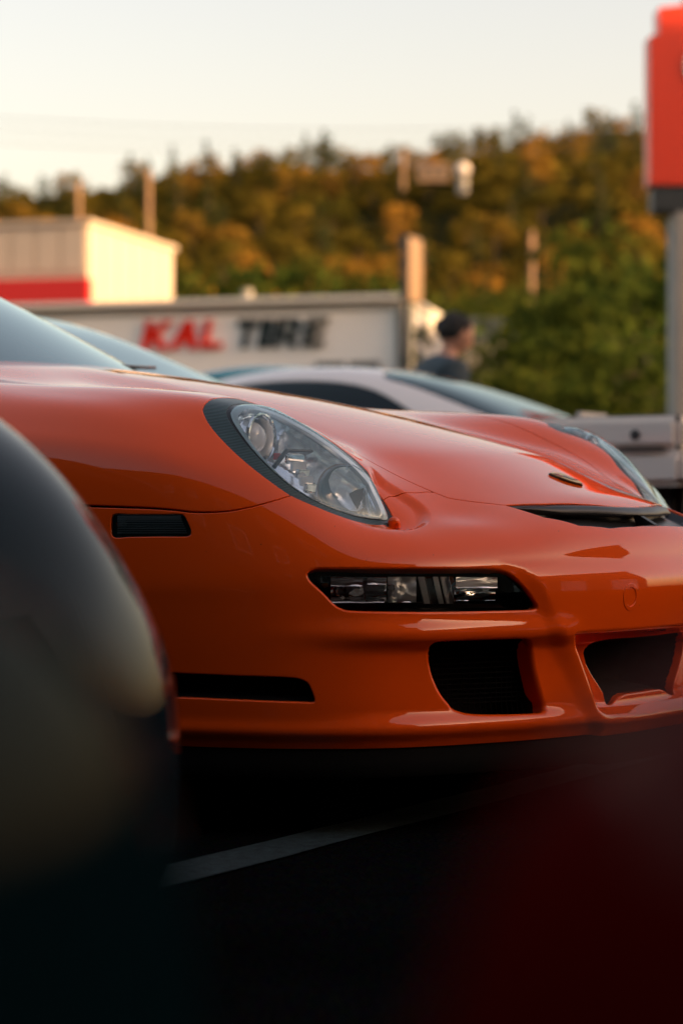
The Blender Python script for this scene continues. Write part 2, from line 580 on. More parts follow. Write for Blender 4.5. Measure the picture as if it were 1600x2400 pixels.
# ------------------------------------------------------------------ ground
def asphalt():
    m = mat('asphalt', (0.030, 0.031, 0.032), rough=0.9, spec=0.0)
    nt = m.node_tree
    b = nt.nodes['Principled BSDF']
    tc = nt.nodes.new('ShaderNodeTexCoord')
    v = nt.nodes.new('ShaderNodeTexVoronoi')
    v.inputs['Scale'].default_value = 110
    n = nt.nodes.new('ShaderNodeTexNoise')
    n.inputs['Scale'].default_value = 0.7
    n.inputs['Detail'].default_value = 8
    mr = nt.nodes.new('ShaderNodeValToRGB')
    mr.color_ramp.elements[0].position = .35
    mr.color_ramp.elements[0].color = (.0025, .003, .0035, 1)
    mr.color_ramp.elements[1].position = .7
    mr.color_ramp.elements[1].color = (.008, .009, .010, 1)
    mx = nt.nodes.new('ShaderNodeMix')
    mx.data_type = 'RGBA'
    mx.blend_type = 'MULTIPLY'
    mx.inputs[0].default_value = .7
    nt.links.new(tc.outputs['Object'], v.inputs['Vector'])
    nt.links.new(tc.outputs['Object'], n.inputs['Vector'])
    nt.links.new(n.outputs['Fac'], mr.inputs[0])
    nt.links.new(mr.outputs[0], mx.inputs[6])
    nt.links.new(v.outputs['Color'], mx.inputs[7])
    nt.links.new(mx.outputs[2], b.inputs['Base Color'])
    ck = nt.nodes.new('ShaderNodeTexVoronoi')          # long cracks
    ck.feature = 'DISTANCE_TO_EDGE'
    ck.inputs['Scale'].default_value = .55
    wz = nt.nodes.new('ShaderNodeTexNoise')
    wz.inputs['Scale'].default_value = 3.0
    wz.inputs['Detail'].default_value = 6
    wm = nt.nodes.new('ShaderNodeMix')
    wm.data_type = 'RGBA'
    wm.inputs[0].default_value = .12
    nt.links.new(tc.outputs['Object'], wz.inputs['Vector'])
    nt.links.new(tc.outputs['Object'], wm.inputs[6])
    nt.links.new(wz.outputs['Color'], wm.inputs[7])
    nt.links.new(wm.outputs[2], ck.inputs['Vector'])
    lt = nt.nodes.new('ShaderNodeMath')
    lt.operation = 'LESS_THAN'
    lt.inputs[1].default_value = .006
    nt.links.new(ck.outputs['Distance'], lt.inputs[0])
    cm = nt.nodes.new('ShaderNodeMix')
    cm.data_type = 'RGBA'
    cm.inputs[7].default_value = (.003, .003, .003, 1)
    nt.links.new(lt.outputs[0], cm.inputs[0])
    nt.links.new(mx.outputs[2], cm.inputs[6])
    nt.links.new(cm.outputs[2], b.inputs['Base Color'])
    bp = nt.nodes.new('ShaderNodeBump')
    bp.inputs['Strength'].default_value = .9
    bp.inputs['Distance'].default_value = .006
    nt.links.new(v.outputs['Distance'], bp.inputs['Height'])
    nt.links.new(bp.outputs[0], b.inputs['Normal'])
    return m
M['asphalt'] = asphalt()
M['line'] = mat('lit_ground_tint', (0.022, 0.036, 0.040), rough=.8, spec=.1, noise=(55, .95), bump=(180, .9, .006))  # paler colour stands in for a strip of ground lit by the sky
M['earth'] = mat('earth', (0.030, 0.028, 0.010), rough=1.0, spec=0.0, noise=(.05, .5))
M['wall'] = mat('painted_wall', (0.90, 0.87, 0.80), rough=.7, noise=(1.5, .06), bump=(12, .1, .01))
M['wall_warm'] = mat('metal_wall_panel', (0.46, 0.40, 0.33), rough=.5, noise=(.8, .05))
M['cap'] = mat('roof_cap', (0.70, 0.70, 0.66), rough=.5)
M['dark_cap'] = mat('dark_roof_edge', (0.03, 0.045, 0.05), rough=.5)
M['red_band'] = mat('red_band', (0.50, 0.012, 0.010), rough=.5)
M['letter_red'] = mat('letter_red', (0.62, 0.026, 0.014), rough=.8, spec=.05)
M['letter_black'] = mat('letter_black', (0.008, 0.020, 0.024), rough=.8, spec=.05)
M['sign_red'] = mat('sign_red', (0.78, 0.055, 0.018), rough=.4)
M['sign_white'] = mat('sign_white', (0.8, 0.74, 0.66), rough=.5)
M['sign_tan'] = mat('sign_face', (0.20, 0.135, 0.085), rough=.5)
M['concrete'] = mat('concrete', (0.36, 0.35, 0.31), rough=.8, noise=(3, .12))
M['steel'] = mat('dark_steel', (0.03, 0.04, 0.042), rough=.5)
M['wood'] = mat('weathered_wood', (0.28, 0.18, 0.11), rough=.85, noise=(2, .3))
M['bark'] = mat('bark', (0.10, 0.07, 0.045), rough=.9, noise=(6, .4))
M['wire'] = mat('cable', (0.02, 0.02, 0.02), rough=.6)

me = bpy.data.meshes.new('ground')
me.from_pydata([(-700, -300, 0), (700, -300, 0), (700, 1200, 0), (-700, 1200, 0)], [], [(0, 1, 2, 3)])
tag(link('ground', me, None, M['asphalt']), kind='structure')

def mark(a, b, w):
    """Paler stripe from a to b: sky-lit ground put in as colour."""
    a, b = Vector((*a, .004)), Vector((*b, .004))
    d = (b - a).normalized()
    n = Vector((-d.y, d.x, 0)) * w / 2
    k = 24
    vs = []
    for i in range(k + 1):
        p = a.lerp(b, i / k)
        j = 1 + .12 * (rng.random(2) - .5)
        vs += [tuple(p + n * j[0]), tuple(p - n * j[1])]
    me = bpy.data.meshes.new('lit_ground_strip')
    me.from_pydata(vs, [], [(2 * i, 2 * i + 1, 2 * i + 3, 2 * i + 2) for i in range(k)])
    tag(link('lit_ground_strip', me, None, M['line']), kind='structure')
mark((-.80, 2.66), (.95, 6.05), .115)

# ------------------------------------------------------------------ hill
SKY_PX = [(-400, 470), (0, 440), (200, 425), (330, 405), (560, 375), (780, 365), (950, 358), (1050, 335), (1200, 300), (1350, 290), (1480, 283), (2000, 260)]
def hill_top(ang):
    """Ground height at 600 m in the direction whose photo column is ang."""
    ya = float(np.interp(ang, [p[0] for p in SKY_PX], [p[1] for p in SKY_PX]))
    return (HY - ya) / FPX * 600 - 9.5
def hill_z(x, y):
    px = CX + FPX * x / max(y, 1)
    t = (y - 130) / (600 - 130)
    top = hill_top(px)
    if t <= 0: return -.5
    if t > 1: return top - (t - 1) * 60
    return top * (.22 * t + .78 * (t * t * (3 - 2 * t))) + 1.6 * math.sin(x * .05 + y * .03) * min(1, t * 4)
vs, fs = [], []
nx, ny = 70, 44
for j in range(ny + 1):
    y = 130 + 560 * j / ny
    for i in range(nx + 1):
        x = (-400 + 2400 * i / nx - CX) / FPX * y * 1.3
        vs.append((x, y, hill_z(x, y)))
for j in range(ny):
    for i in range(nx):
        k = j * (nx + 1) + i
        fs.append((k, k + 1, k + nx + 2, k + nx + 1))
tag(link('hill', mesh_np('hill', vs, None, fs), None, M['earth']), kind='structure')

# ------------------------------------------------------------------ trees
def leaf_mat(name, c0, c1, trans=.25):
    m = bpy.data.materials.new(name)
    m.use_nodes = True
    nt = m.node_tree
    nt.nodes.clear()
    out = nt.nodes.new('ShaderNodeOutputMaterial')
    d = nt.nodes.new('ShaderNodeBsdfDiffuse')
    t = nt.nodes.new('ShaderNodeBsdfTranslucent')
    mx = nt.nodes.new('ShaderNodeMixShader')
    mx.inputs[0].default_value = trans
    oi = nt.nodes.new('ShaderNodeObjectInfo')
    geo = nt.nodes.new('ShaderNodeNewGeometry')
    ad = nt.nodes.new('ShaderNodeMath')
    ad.operation = 'MULTIPLY_ADD'
    ad.inputs[1].default_value = .35
    cm = nt.nodes.new('ShaderNodeMix')
    cm.data_type = 'RGBA'
    cm.inputs[6].default_value = (*c0, 1)
    cm.inputs[7].default_value = (*c1, 1)
    ad2 = nt.nodes.new('ShaderNodeMath')
    ad2.operation = 'MULTIPLY'
    ad2.inputs[1].default_value = .65
    nt.links.new(oi.outputs['Random'], ad2.inputs[0])
    nt.links.new(geo.outputs['Random Per Island'], ad.inputs[0])
    nt.links.new(ad2.outputs[0], ad.inputs[2])
    nt.links.new(ad.outputs[0], cm.inputs[0])
    nt.links.new(cm.outputs[2], d.inputs[0])
    nt.links.new(cm.outputs[2], t.inputs[0])
    nt.links.new(d.outputs[0], mx.inputs[1])
    nt.links.new(t.outputs[0], mx.inputs[2])
    nt.links.new(mx.outputs[0], out.inputs[0])
    return m
M['leaf'] = leaf_mat('autumn_leaf', (.11, .085, .016), (.33, .175, .030))
M['needle'] = leaf_mat('dark_needle', (.016, .034, .016), (.055, .060, .016), .1)
M['green'] = leaf_mat('green_leaf', (.022, .048, .010), (.075, .085, .014))
M['olive'] = leaf_mat('olive_leaf', (.042, .055, .011), (.17, .12, .018))

def crown_mesh(name, seed, conifer=False, n=520, leaf=.16):
    """Unit-height crown: leaf-sized faces spread through clumps, gaps between them."""
    r = np.random.default_rng(seed)
    V, Fc = [], []
    if conifer:
        cl = []
        for k in range(9):
            h = .16 + .80 * k / 8
            rad = .24 * (1 - h) ** .8 + .01
            for q in range(max(2, int(7 * (1 - h)) + 2)):
                a = r.random() * 6.28
                cl.append((math.cos(a) * rad * .6, math.sin(a) * rad * .6, h, rad * .55 + .02, .05))
    else:
        cl = []
        for k in range(15):
            a, t = r.random() * 6.28, r.random()
            rr = .30 * math.sqrt(r.random()) * (1 - .5 * abs(t - .45))
            cl.append((math.cos(a) * rr, math.sin(a) * rr, .30 + .58 * t, .10 + .07 * r.random(), .09 + .06 * r.random()))
    for k in range(n):
        cx, cy, cz, rh, rv = cl[r.integers(len(cl))]
        d = r.normal(size=3)
        d /= np.linalg.norm(d)
        q = r.random() ** .4
        p = np.array([cx + d[0] * rh * q, cy + d[1] * rh * q, cz + d[2] * rv * q])
        nrm = d + r.normal(size=3) * .5
        nrm /= np.linalg.norm(nrm)
        t = np.cross(nrm, r.normal(size=3))
        t /= np.linalg.norm(t)
        b = np.cross(nrm, t)
        s = leaf * (.25 + .35 * r.random()) * (.75 if conifer else 1)
        k0 = len(V)
        V += [tuple(p - t * s * .5), tuple(p + b * s * .32), tuple(p + t * s * .5), tuple(p - b * s * .32)]
        Fc.append((k0, k0 + 1, k0 + 2, k0 + 3))
    me = bpy.data.meshes.new(name)
    me.from_pydata(V, [], Fc)
    return me
def trunk_mesh(name, seed, conifer=False):
    r = random.Random(seed)
    mb = MB()
    mb.tube((0, 0, -.08), (0, 0, .45 if not conifer else .95), .028, .012 if not conifer else .003, seg=7)
    if not conifer:
        for k in range(5):
            a = r.random() * 6.28
            h = .25 + .05 * k
            mb.tube((0, 0, h), (math.cos(a) * .2, math.sin(a) * .2, h + .25), .011, .003, seg=5)
    me = bpy.data.meshes.new(name)
    bmesh.ops.recalc_face_normals(mb.bm, faces=mb.bm.faces[:])
    mb.bm.to_mesh(me)
    mb.bm.free()
    me.materials.append(M['bark'])
    return me
CROWNS = {'leaf': [crown_mesh('crown', 10 + k) for k in range(6)], 'needle': [crown_mesh('crown', 30 + k, True) for k in range(4)], 'green': [crown_mesh('crown', 50 + k) for k in range(4)]}
for kk, ml in CROWNS.items():
    for me in ml: me.materials.append(M['olive' if kk == 'green' else kk])
TRUNKS = {'leaf': [trunk_mesh('trunk', k) for k in range(3)], 'needle': [trunk_mesh('trunk', 9, True)], 'green': [trunk_mesh('trunk', k + 5) for k in range(3)]}
def tree(name, kind, loc, h, label, group=None, wide=1.0, crown=None):
    t = thing(name, label, 'tree', loc, random.random() * 6.28, group)
    c = link('crown', crown or random.choice(CROWNS[kind]), t)
    c.scale = (h * wide, h * wide, h)
    k = link('trunk', random.choice(TRUNKS[kind]), t)
    k.scale = (h, h, h)
    return t
# hillside: one jittered row after another, evenly spread over the slope as seen from the lot
count = 0
rows = 17
for j in range(rows):
    y = 175 + (600 - 175) * (j / (rows - 1)) ** 1.15
    m = 17
    for i in range(m):
        px = -60 + 1680 * (i + random.random() * .9 + (j % 2) * .3) / m
        yy = y + random.uniform(-11, 11)
        if 935 < px < 1110 and 385 < yy < 418: continue
        x = (px - CX) / FPX * yy
        top = j >= rows - 2
        kind = 'needle' if random.random() < (.04 if top else (.36 if px > 1000 else .26)) else ('green' if random.random() < .38 else 'leaf')
        h = (random.uniform(8, 11.5) if kind != 'needle' else random.uniform(9, 13)) * (.70 + .22 * yy / 600)
        if top: h *= random.uniform(.50, .64) * (.85 if kind == 'needle' else 1)
        lab = {'leaf': 'golden autumn tree among the many covering the sunlit hillside', 'needle': 'dark conifer standing among the golden trees of the hillside', 'green': 'olive green tree among the golden trees of the hillside'}[kind]
        grp = {'leaf': 'golden trees on the hillside', 'needle': 'conifers on the hillside', 'green': 'olive trees on the hillside'}[kind]
        tree({'leaf': 'autumn_tree', 'needle': 'conifer_tree', 'green': 'olive_tree'}[kind], kind, (x, yy, hill_z(x, yy) - .3), h, lab, grp, random.uniform(1.0, 1.4))
        count += 1
# undergrowth and further trees nobody could count, as one mass
V, Fc = [], []
base = [np.array([v.co[:] for v in me.vertices]) for me in CROWNS['leaf'][:3]]
for k in range(2300):
    y = 150 + 468 * random.random() ** .62
    px = -80 + 1720 * random.random()
    x = (px - CX) / FPX * y
    b = base[k % 3]
    s = random.uniform(3, 5.6)
    a = random.random() * 6.28
    rot = np.array([[math.cos(a), -math.sin(a), 0], [math.sin(a), math.cos(a), 0], [0, 0, 1]])
    sel = b.reshape(-1, 4, 3)[::5]
    w = (sel.reshape(-1, 3) * [1.5, 1.5, 1.0]) @ rot.T * s + [x, y, hill_z(x, y) - 1.6]
    # five-fold fewer, larger faces
    w = w.reshape(-1, 4, 3)
    w = (w - w.mean(1, keepdims=True)) * 2.2 + w.mean(1, keepdims=True)
    V.append(w.reshape(-1, 3))
V = np.concatenate(V)
Fc = np.arange(len(V)).reshape(-1, 4)
tag(link('undergrowth', mesh_np('undergrowth', V, Fc, smooth=False), None, M['olive']), kind='stuff')

# big trees at the right, and the dark row behind the tyre shop
BIG = [crown_mesh('crown', 80 + k, n=1900, leaf=.085) for k in range(3)]
for me in BIG: me.materials.append(M['green'])
def big(px, ytop, d, wide, k, label, base_z=-.3):
    p = at(px, ytop, d)
    tree('broadleaf_tree', 'green', (p.x, d, base_z), p.z - base_z, label, None, wide, BIG[k])
big(1290, 610, 66, 1.0, 2, 'broadleaf tree farther back, right of the grey block wall and the bowed person')
big(1440, 480, 60, 1.05, 0, 'tallest broadleaf tree at the right, golden top, next to the pale sign post')
big(1300, 640, 52, 1.0, 1, 'broadleaf tree with dark lower crown left of the tallest tree at the right')
big(1550, 520, 56, .9, 2, 'broadleaf tree whose crown shows behind the pale post of the red sign')
big(1385, 745, 44, 1.5, 1, 'low spreading dark green tree in front of the other broadleaf trees')
big(1235, 800, 47, 1.3, 2, 'small dark tree at the left end of the broadleaf trees')
big(1505, 760, 42, 1.35, 0, 'bushy dark tree at the foot of the pale sign post')
for k, (px, yt, d) in enumerate([(440, 610, 92), (560, 585, 96), (690, 600, 90), (800, 580, 97), (890, 610, 92), (1040, 640, 95), (1120, 655, 88), (330, 600, 99), (1190, 610, 100)]):
    p = at(px, yt, d)
    tree('broadleaf_tree', 'green', (p.x, d, -.3), p.z + .3, 'olive broadleaf tree in the row right behind the tyre shop roof', 'trees right behind the tyre shop', 1.1, BIG[k % 3])
# ------------------------------------------------------------------ tyre shop with the letters
def wall_box(mb, a, b, z0, z1, th):
    """Upright slab from plan point a to b, thickness th to the left of a->b."""
    a, b = Vector((*a, 0)), Vector((*b, 0))
    d = (b - a).normalized()
    n = Vector((-d.y, d.x, 0)) * th
    mb.prism([a + Vector((0, 0, z0)), b + Vector((0, 0, z0)), b + n + Vector((0, 0, z0)), a + n + Vector((0, 0, z0))], (0, 0, z1 - z0))
R0 = at(951, 691, 60.0)                       # right front top corner
fdir = Vector((-5.83, 1.65, 0)).normalized()  # along the front, to the left
bdir = Vector((-fdir.y, fdir.x, 0))
if bdir.y < 0: bdir = -bdir
shop = thing('tyre_shop', 'low cream shop building with red and black letters on its front', 'building', (R0.x, R0.y, 0), 0)
o = Vector((R0.x, R0.y, 0))
L0, D0 = 18.0, 9.0
def rel(p): return Vector(p) - o
zt = R0.z
mb = MB()
wall_box(mb, (0, 0), tuple((fdir * L0)[:2]), 0, zt - .12, -.3)
mb.build('front_wall', M['wall'], shop)
mb = MB()
b_ = Vector((1.2, 6.6, 0))
wall_box(mb, tuple((fdir * 0)[:2]), tuple(b_[:2]), 0, zt - .12, .3)
mb.build('side_wall', M['wall'], shop)
mb = MB()
mb.prism([(0, 0, zt - .35), fdir * L0 + Vector((0, 0, zt - .35)), fdir * L0 + b_ + Vector((0, 0, zt - .35)), b_ + Vector((0, 0, zt - .35))], (0, 0, .1))
mb.build('roof', M['dark_cap'], shop)
mb = MB()
for a, b in ((Vector((0, 0, 0)) - fdir * .08, fdir * L0), (Vector((0, 0, 0)), b_)):
    d = (b - a)
    n = Vector((-d.y, d.x, 0)).normalized()
    mb.prism([a - n * .10 + Vector((0, 0, zt - .12)), b - n * .10 + Vector((0, 0, zt - .12)), b + n * .36 + Vector((0, 0, zt - .12)), a + n * .36 + Vector((0, 0, zt - .12))], (0, 0, .12))
mb.build('roof_trim', M['cap'], shop)
mb = MB()
mb.box(tuple(fdir * .12 - bdir * .10 + Vector((0, 0, zt / 2 - .1))), (.16, .16, zt - .3))
mb.build('downpipe', M['steel'], shop)
mb = MB()
for s in (1.05, 1.95):
    c = fdir * s - bdir * .06
    mb.box(tuple(c + Vector((0, 0, at(0, 846, 60).z - .5))), (.75, .10, 1.0), Matrix.Rotation(math.atan2(fdir.y, fdir.x), 3, 'Z'))
mb.build('window', M['dark_cap'], shop)
mb = MB()
pv = at(545, 700, 61.2)
mb.tube(rel(pv) * 1 + bdir * 1.2 + Vector((0, 0, -.4)), rel(pv) + bdir * 1.2 + Vector((0, 0, .35)), .14, seg=12)
mb.build('roof_vent', M['concrete'], shop)

GL = {  # block capitals in a unit box, x to the right
    'K': [[(0, 0), (.26, 0), (.26, 1), (0, 1)], [(.26, .34), (.26, .62), (.64, 1), (1.0, 1), (.54, .52), (1.04, 0), (.70, 0), (.38, .37)]],
    'A': [[(0, 0), (.27, 0), (.36, .26), (.64, .26), (.73, 0), (1.0, 0), (.64, 1), (.36, 1)]],
    'L': [[(0, 0), (1, 0), (1, .22), (.30, .22), (.30, 1), (0, 1)]],
    'T': [[(.37, 0), (.63, 0), (.63, .77), (1, .77), (1, 1), (0, 1), (0, .77), (.37, .77)]],
    'I': [[(0, 0), (1, 0), (1, 1), (0, 1)]],
    'R': [[(0, 0), (.26, 0), (.26, 1), (0, 1)], [(.26, .78), (.70, .78), (.72, .70), (.96, .70), (.86, 1), (.26, 1)], [(.72, .70), (.96, .70), (.92, .50), (.70, .56)], [(.26, .36), (.80, .36), (.92, .50), (.70, .56), (.26, .56)], [(.46, .36), (.74, .36), (1.0, 0), (.70, 0)]],
    'E': [[(0, 0), (1, 0), (1, .21), (.28, .21), (.28, .40), (.90, .40), (.90, .60), (.28, .60), (.28, .79), (1, .79), (1, 1), (0, 1)]],
}
def on_front(px, py):
    """Point of the shop front seen at a photo pixel, in the shop's frame."""
    r = at(px, py, 1.0) - Vector((0, 0, CAMZ))
    n = bdir
    t = (o - Vector((0, 0, 0))).dot(n) / Vector((r.x, r.y, 0)).dot(n)
    p = Vector((r.x * t, r.y * t, CAMZ + r.z * t))
    return p - o
for ch, x0, x1, m in (('K', 331, 395, 'letter_red'), ('A', 398, 463, 'letter_red'), ('L', 470, 520, 'letter_red'), ('T', 548, 597, 'letter_black'), ('I', 605, 628, 'letter_black'), ('R', 637, 698, 'letter_black'), ('E', 709, 758, 'letter_black')):
    top = 752 - (x0 - 331) * .018
    bot = 821 - (x0 - 331) * .023
    bl, br = on_front(x0, bot), on_front(x1, bot - .9)
    h = on_front(x0, top).z - bl.z
    ex = br - bl
    sh = 14 / (x1 - x0)
    mb = MB()
    for q, pg in enumerate(GL[ch]):
        mb.prism([bl + ex * (x + sh * y) + Vector((0, 0, h * y)) - bdir * (.02 + .002 * q) for x, y in pg], -bdir * .10)
    if ch == 'A':
        pass
    mb.build('letter', M[m], shop)

# ------------------------------------------------------------------ taller hall at the left with the red band
C0 = at(203, 515, 80.0)
ho = Vector((C0.x, C0.y, 0))
hf = Vector((-2.99, .72, 0)).normalized()
E0 = at(402, 580, 87.9)
hb = Vector((E0.x - C0.x, E0.y - C0.y, 0))
hall = thing('hall', 'tall pale hall with a red band, its right side lit gold', 'building', ho, 0)
mb = MB()
n = Vector((-hf.y, hf.x, 0))
if n.y < 0: n = -n
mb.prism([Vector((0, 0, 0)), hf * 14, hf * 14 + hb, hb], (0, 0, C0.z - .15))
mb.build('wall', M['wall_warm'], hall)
rz = math.atan2(hf.y, hf.x)
for k in range(8):                                  # upright panels of the front
    mb = MB()
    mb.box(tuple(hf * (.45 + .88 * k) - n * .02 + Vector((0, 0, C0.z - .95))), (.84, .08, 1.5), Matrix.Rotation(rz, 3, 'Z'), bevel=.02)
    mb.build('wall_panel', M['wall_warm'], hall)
rzs = math.atan2(hb.y, hb.x)
hn = Vector((hb.y, -hb.x, 0)).normalized()
for k in range(6):
    mb = MB()
    q = (k + .5) / 6
    mb.box(tuple(hb * q + hn * .02 + Vector((0, 0, C0.z - 1.9))), (hb.length / 6 - .05, .08, 3.5), Matrix.Rotation(rzs, 3, 'Z'), bevel=.02)
    mb.build('wall_panel', M['wall_warm'], hall)
mb = MB()
q0, q1 = at(214, 650, 79.6), at(214, 718, 79.6)
mb.box(tuple(hf * 6.9 - n * .25 + Vector((.12, 0, (q0.z + q1.z) / 2))), (14.0, .45, q0.z - q1.z), Matrix.Rotation(rz, 3, 'Z'), bevel=.05)
mb.build('red_band', M['red_band'], hall)
mb = MB()
for a, b in ((Vector((0, 0, 0)), hf * 14), (Vector((0, 0, 0)), hb)):
    d = (b - a)
    mb.box(tuple((a + b) / 2 + Vector((0, 0, C0.z - .06))), (d.length + .3, .35, .16), Matrix.Rotation(math.atan2(d.y, d.x), 3, 'Z'))
mb.build('roof_trim', M['wall_warm'], hall)

# ------------------------------------------------------------------ red pylon sign at the right
py0 = at(1522, 430, 25)
pyl = thing('pylon_sign', 'tall red sign with stepped corner on a pale post at the right edge', 'sign', (py0.x, 25, 0), R(2))
def pz(y): return at(0, y, 25).z
mb = MB()
W = 2.4
mb.prism([(0, 0, pz(431)), (W, 0, pz(431)), (W, 0, pz(-60)), (.40, 0, pz(-20)), (.40, 0, pz(8)), (.10, 0, pz(16)), (.10, 0, pz(78)), (0, 0, pz(84))], (0, .35, 0))
mb.build('panel', M['sign_red'], pyl)
mb = MB()
mb.box((W / 2 + .03, .17, (pz(436) + pz(495)) / 2), (W - .02, .30, pz(436) - pz(495)), bevel=.02)
mb.build('base_beam', M['steel'], pyl)
mb = MB()
x0 = at(1580, 0, 25).x - py0.x
mb.box((x0 + .35, .2, pz(495) / 2), (.70, .45, pz(495)), bevel=.02)
mb.build('post', M['concrete'], pyl)
mb = MB()
cx, cz, ro = at(1604, 0, 25).x - py0.x + .26, (pz(110) + pz(195)) / 2, .26
arc = [(cx + ro * math.cos(a), cz + ro * 1.0 * math.sin(a)) for a in np.linspace(R(45), R(315), 22)]
arci = [(cx + ro * .62 * math.cos(a), cz + ro * .66 * math.sin(a)) for a in np.linspace(R(315), R(45), 22)]
for i in range(21):
    a, b = arc[i], arc[i + 1]
    c_, d_ = arci[20 - i], arci[21 - i]
    mb.prism([(a[0], -.02, a[1]), (b[0], -.02, b[1]), (c_[0], -.02, c_[1]), (d_[0], -.02, d_[1])], (0, .018, 0))
mb.build('letter', M['sign_white'], pyl)

# ------------------------------------------------------------------ leaning sign box on a dark pole, in front of the shop corner
s0 = at(950, 700, 55)
sg = thing('pole_sign', 'narrow sign box on a dark pole before the shop corner, sunlit on its right face', 'sign', (s0.x, 55, 0), 0)
def sz(y): return at(0, y, 55).z
mb = MB()
ang = R(68)
mb.box((.14, .5, (sz(548) + sz(706)) / 2), (.95, .18, sz(548) - sz(706)), Matrix.Rotation(ang, 3, 'Z'), bevel=.03)
mb.build('box', M['steel'], sg)
mb = MB()
mb.box((.14 + math.sin(ang) * .10, .5 - math.cos(ang) * .10, (sz(548) + sz(706)) / 2), (.87, .03, sz(552) - sz(702)), Matrix.Rotation(ang, 3, 'Z'), bevel=.01)
mb.build('face', M['sign_tan'], sg)
mb = MB()
mb.tube((.1, .42, 0), (.1, .42, sz(705)), .10, seg=16)
mb.build('pole', M['steel'], sg, True)

# ------------------------------------------------------------------ poles, house, glint ball and an added sun blocker
for px, yt, yb, d, lab in ((348, 398, 475, 330, 'pale sunlit utility pole on the hill above the hall roof'), (184, 425, 450, 380, 'short pale utility pole on the skyline at the left'), (944, 352, 420, 420, 'pale utility pole beside the long house on the hill'),
                           (1251, 352, 398, 430, 'slim pale utility pole high on the dark right shoulder of the hill'), (1246, 540, 630, 150, 'pale sunlit utility pole among the golden trees, above the broadleaf trees')):
    p = at(px, yt, d)
    u = thing('utility_pole', lab, 'pole', (p.x, d, 0))
    zb = min(hill_z(p.x, d), at(px, yb, d).z) - 2
    mb = MB()
    w = 6.5 / FPX * d
    mb.tube((0, 0, zb), (0, 0, p.z), w, w * .85, seg=10)
    mb.build('pole', M['wood'], u, True)
    mb = MB()
    mb.box((0, 0, p.z - .8), (1.6, .14, .14), Matrix.Rotation(R(75), 3, 'Z'))
    mb.build('crossarm', M['wood'], u)
p = at(1015, 392, 410)
hs_ = thing('house', 'long low pale house among the trees near the hilltop', 'house', (p.x, 410, p.z - 3))
mb = MB()
mb.box((0, 0, 1.7), (5.4, 4, 2.6))
mb.build('wall', M['sign_tan'], hs_)
mb = MB()
mb.prism([(-2.95, -2.4, 2.95), (-2.95, 2.4, 2.95), (-2.95, 0, 3.7)], (5.9, 0, 0))
mb.build('roof', M['wood'], hs_)
for x in (-1.7, 0, 1.7):
    mb = MB()
    mb.box((x, -2.02, 1.9), (.9, .08, 1.0))
    mb.build('window', M['dark_cap'], hs_)
p = at(1084, 398, 400)
tk = thing('glint', 'round pale ball standing in for a sun glint at the right end of the hilltop house', 'glint', (p.x, 400, p.z))  # pale ball stands in for an out-of-focus sun glint
mb = MB()
mb.ball((0, 0, 0), 1.25, seg=24)
mb.build('glint_ball', M['sign_white'], tk, True)
mb = MB()
mb.tube((0, 0, -4), (0, 0, -1.2), .9, seg=16)
mb.build('stand', M['concrete'], tk, True)
M['sun_block_green'] = mat('sun_block_green', (0.030, 0.036, 0.026), rough=.9, noise=(1, .3))
sh = thing('sun_block', 'dark green box added among the trees at the right to shade the shop wall', 'sun_block', (7.0, 64.2, 0))  # added to keep the sun off the shop's side wall
mb = MB()
mb.box((0, 0, 2.95), (1.5, 8.4, 5.9))
mb.build('wall', M['sun_block_green'], sh)
mb = MB()
mb.box((0, 0, 6.0), (1.8, 8.6, .2))
mb.build('roof', M['dark_cap'], sh)
M['grey_block'] = mat('grey_block', (0.15, 0.15, 0.14), rough=.9, noise=(1, .15))
p = at(1145, 750, 82)
rt = thing('retaining_wall', 'grey block wall behind the person, right of the tyre shop', 'wall', (p.x, 82, 0))
mb = MB()
mb.box((0, 0, p.z / 2 - .4), (1.7, 1.0, p.z - .8), bevel=.05)
mb.build('block_face', M['grey_block'], rt)
mb = MB()
mb.box((0, 0, p.z - .35), (1.8, 1.2, .8), bevel=.05)
mb.build('coping', M['dark_cap'], rt)
p = at(975, 800, 57)
mb = MB()
bsh = thing('bush', 'small dark green bush at the right corner of the tyre shop', 'bush', (p.x + .15, 58, p.z - 1.3))
c = link('foliage', BIG[1], bsh)
c.scale = (1.3, 1.3, 1.9)
# cables across the sky
for k, (ya, yb) in enumerate(((272, 268), (300, 300), (330, 322))):
    a, b = at(-60, ya, 75 + 4 * k), at(1700, yb, 92 + 4 * k)
    mb = MB()
    prev = a
    for i in range(1, 25):
        q = a.lerp(b, i / 24)
        q.z -= .5 * (1 - (2 * i / 24 - 1) ** 2)
        mb.tube(prev, q, .012, seg=5, caps=False)
        prev = q
    tag(mb.build('power_cable', M['wire']), ('uppermost', 'middle', 'lowest')[k] + ' of the thin cables crossing the sky above the hill', 'cable')

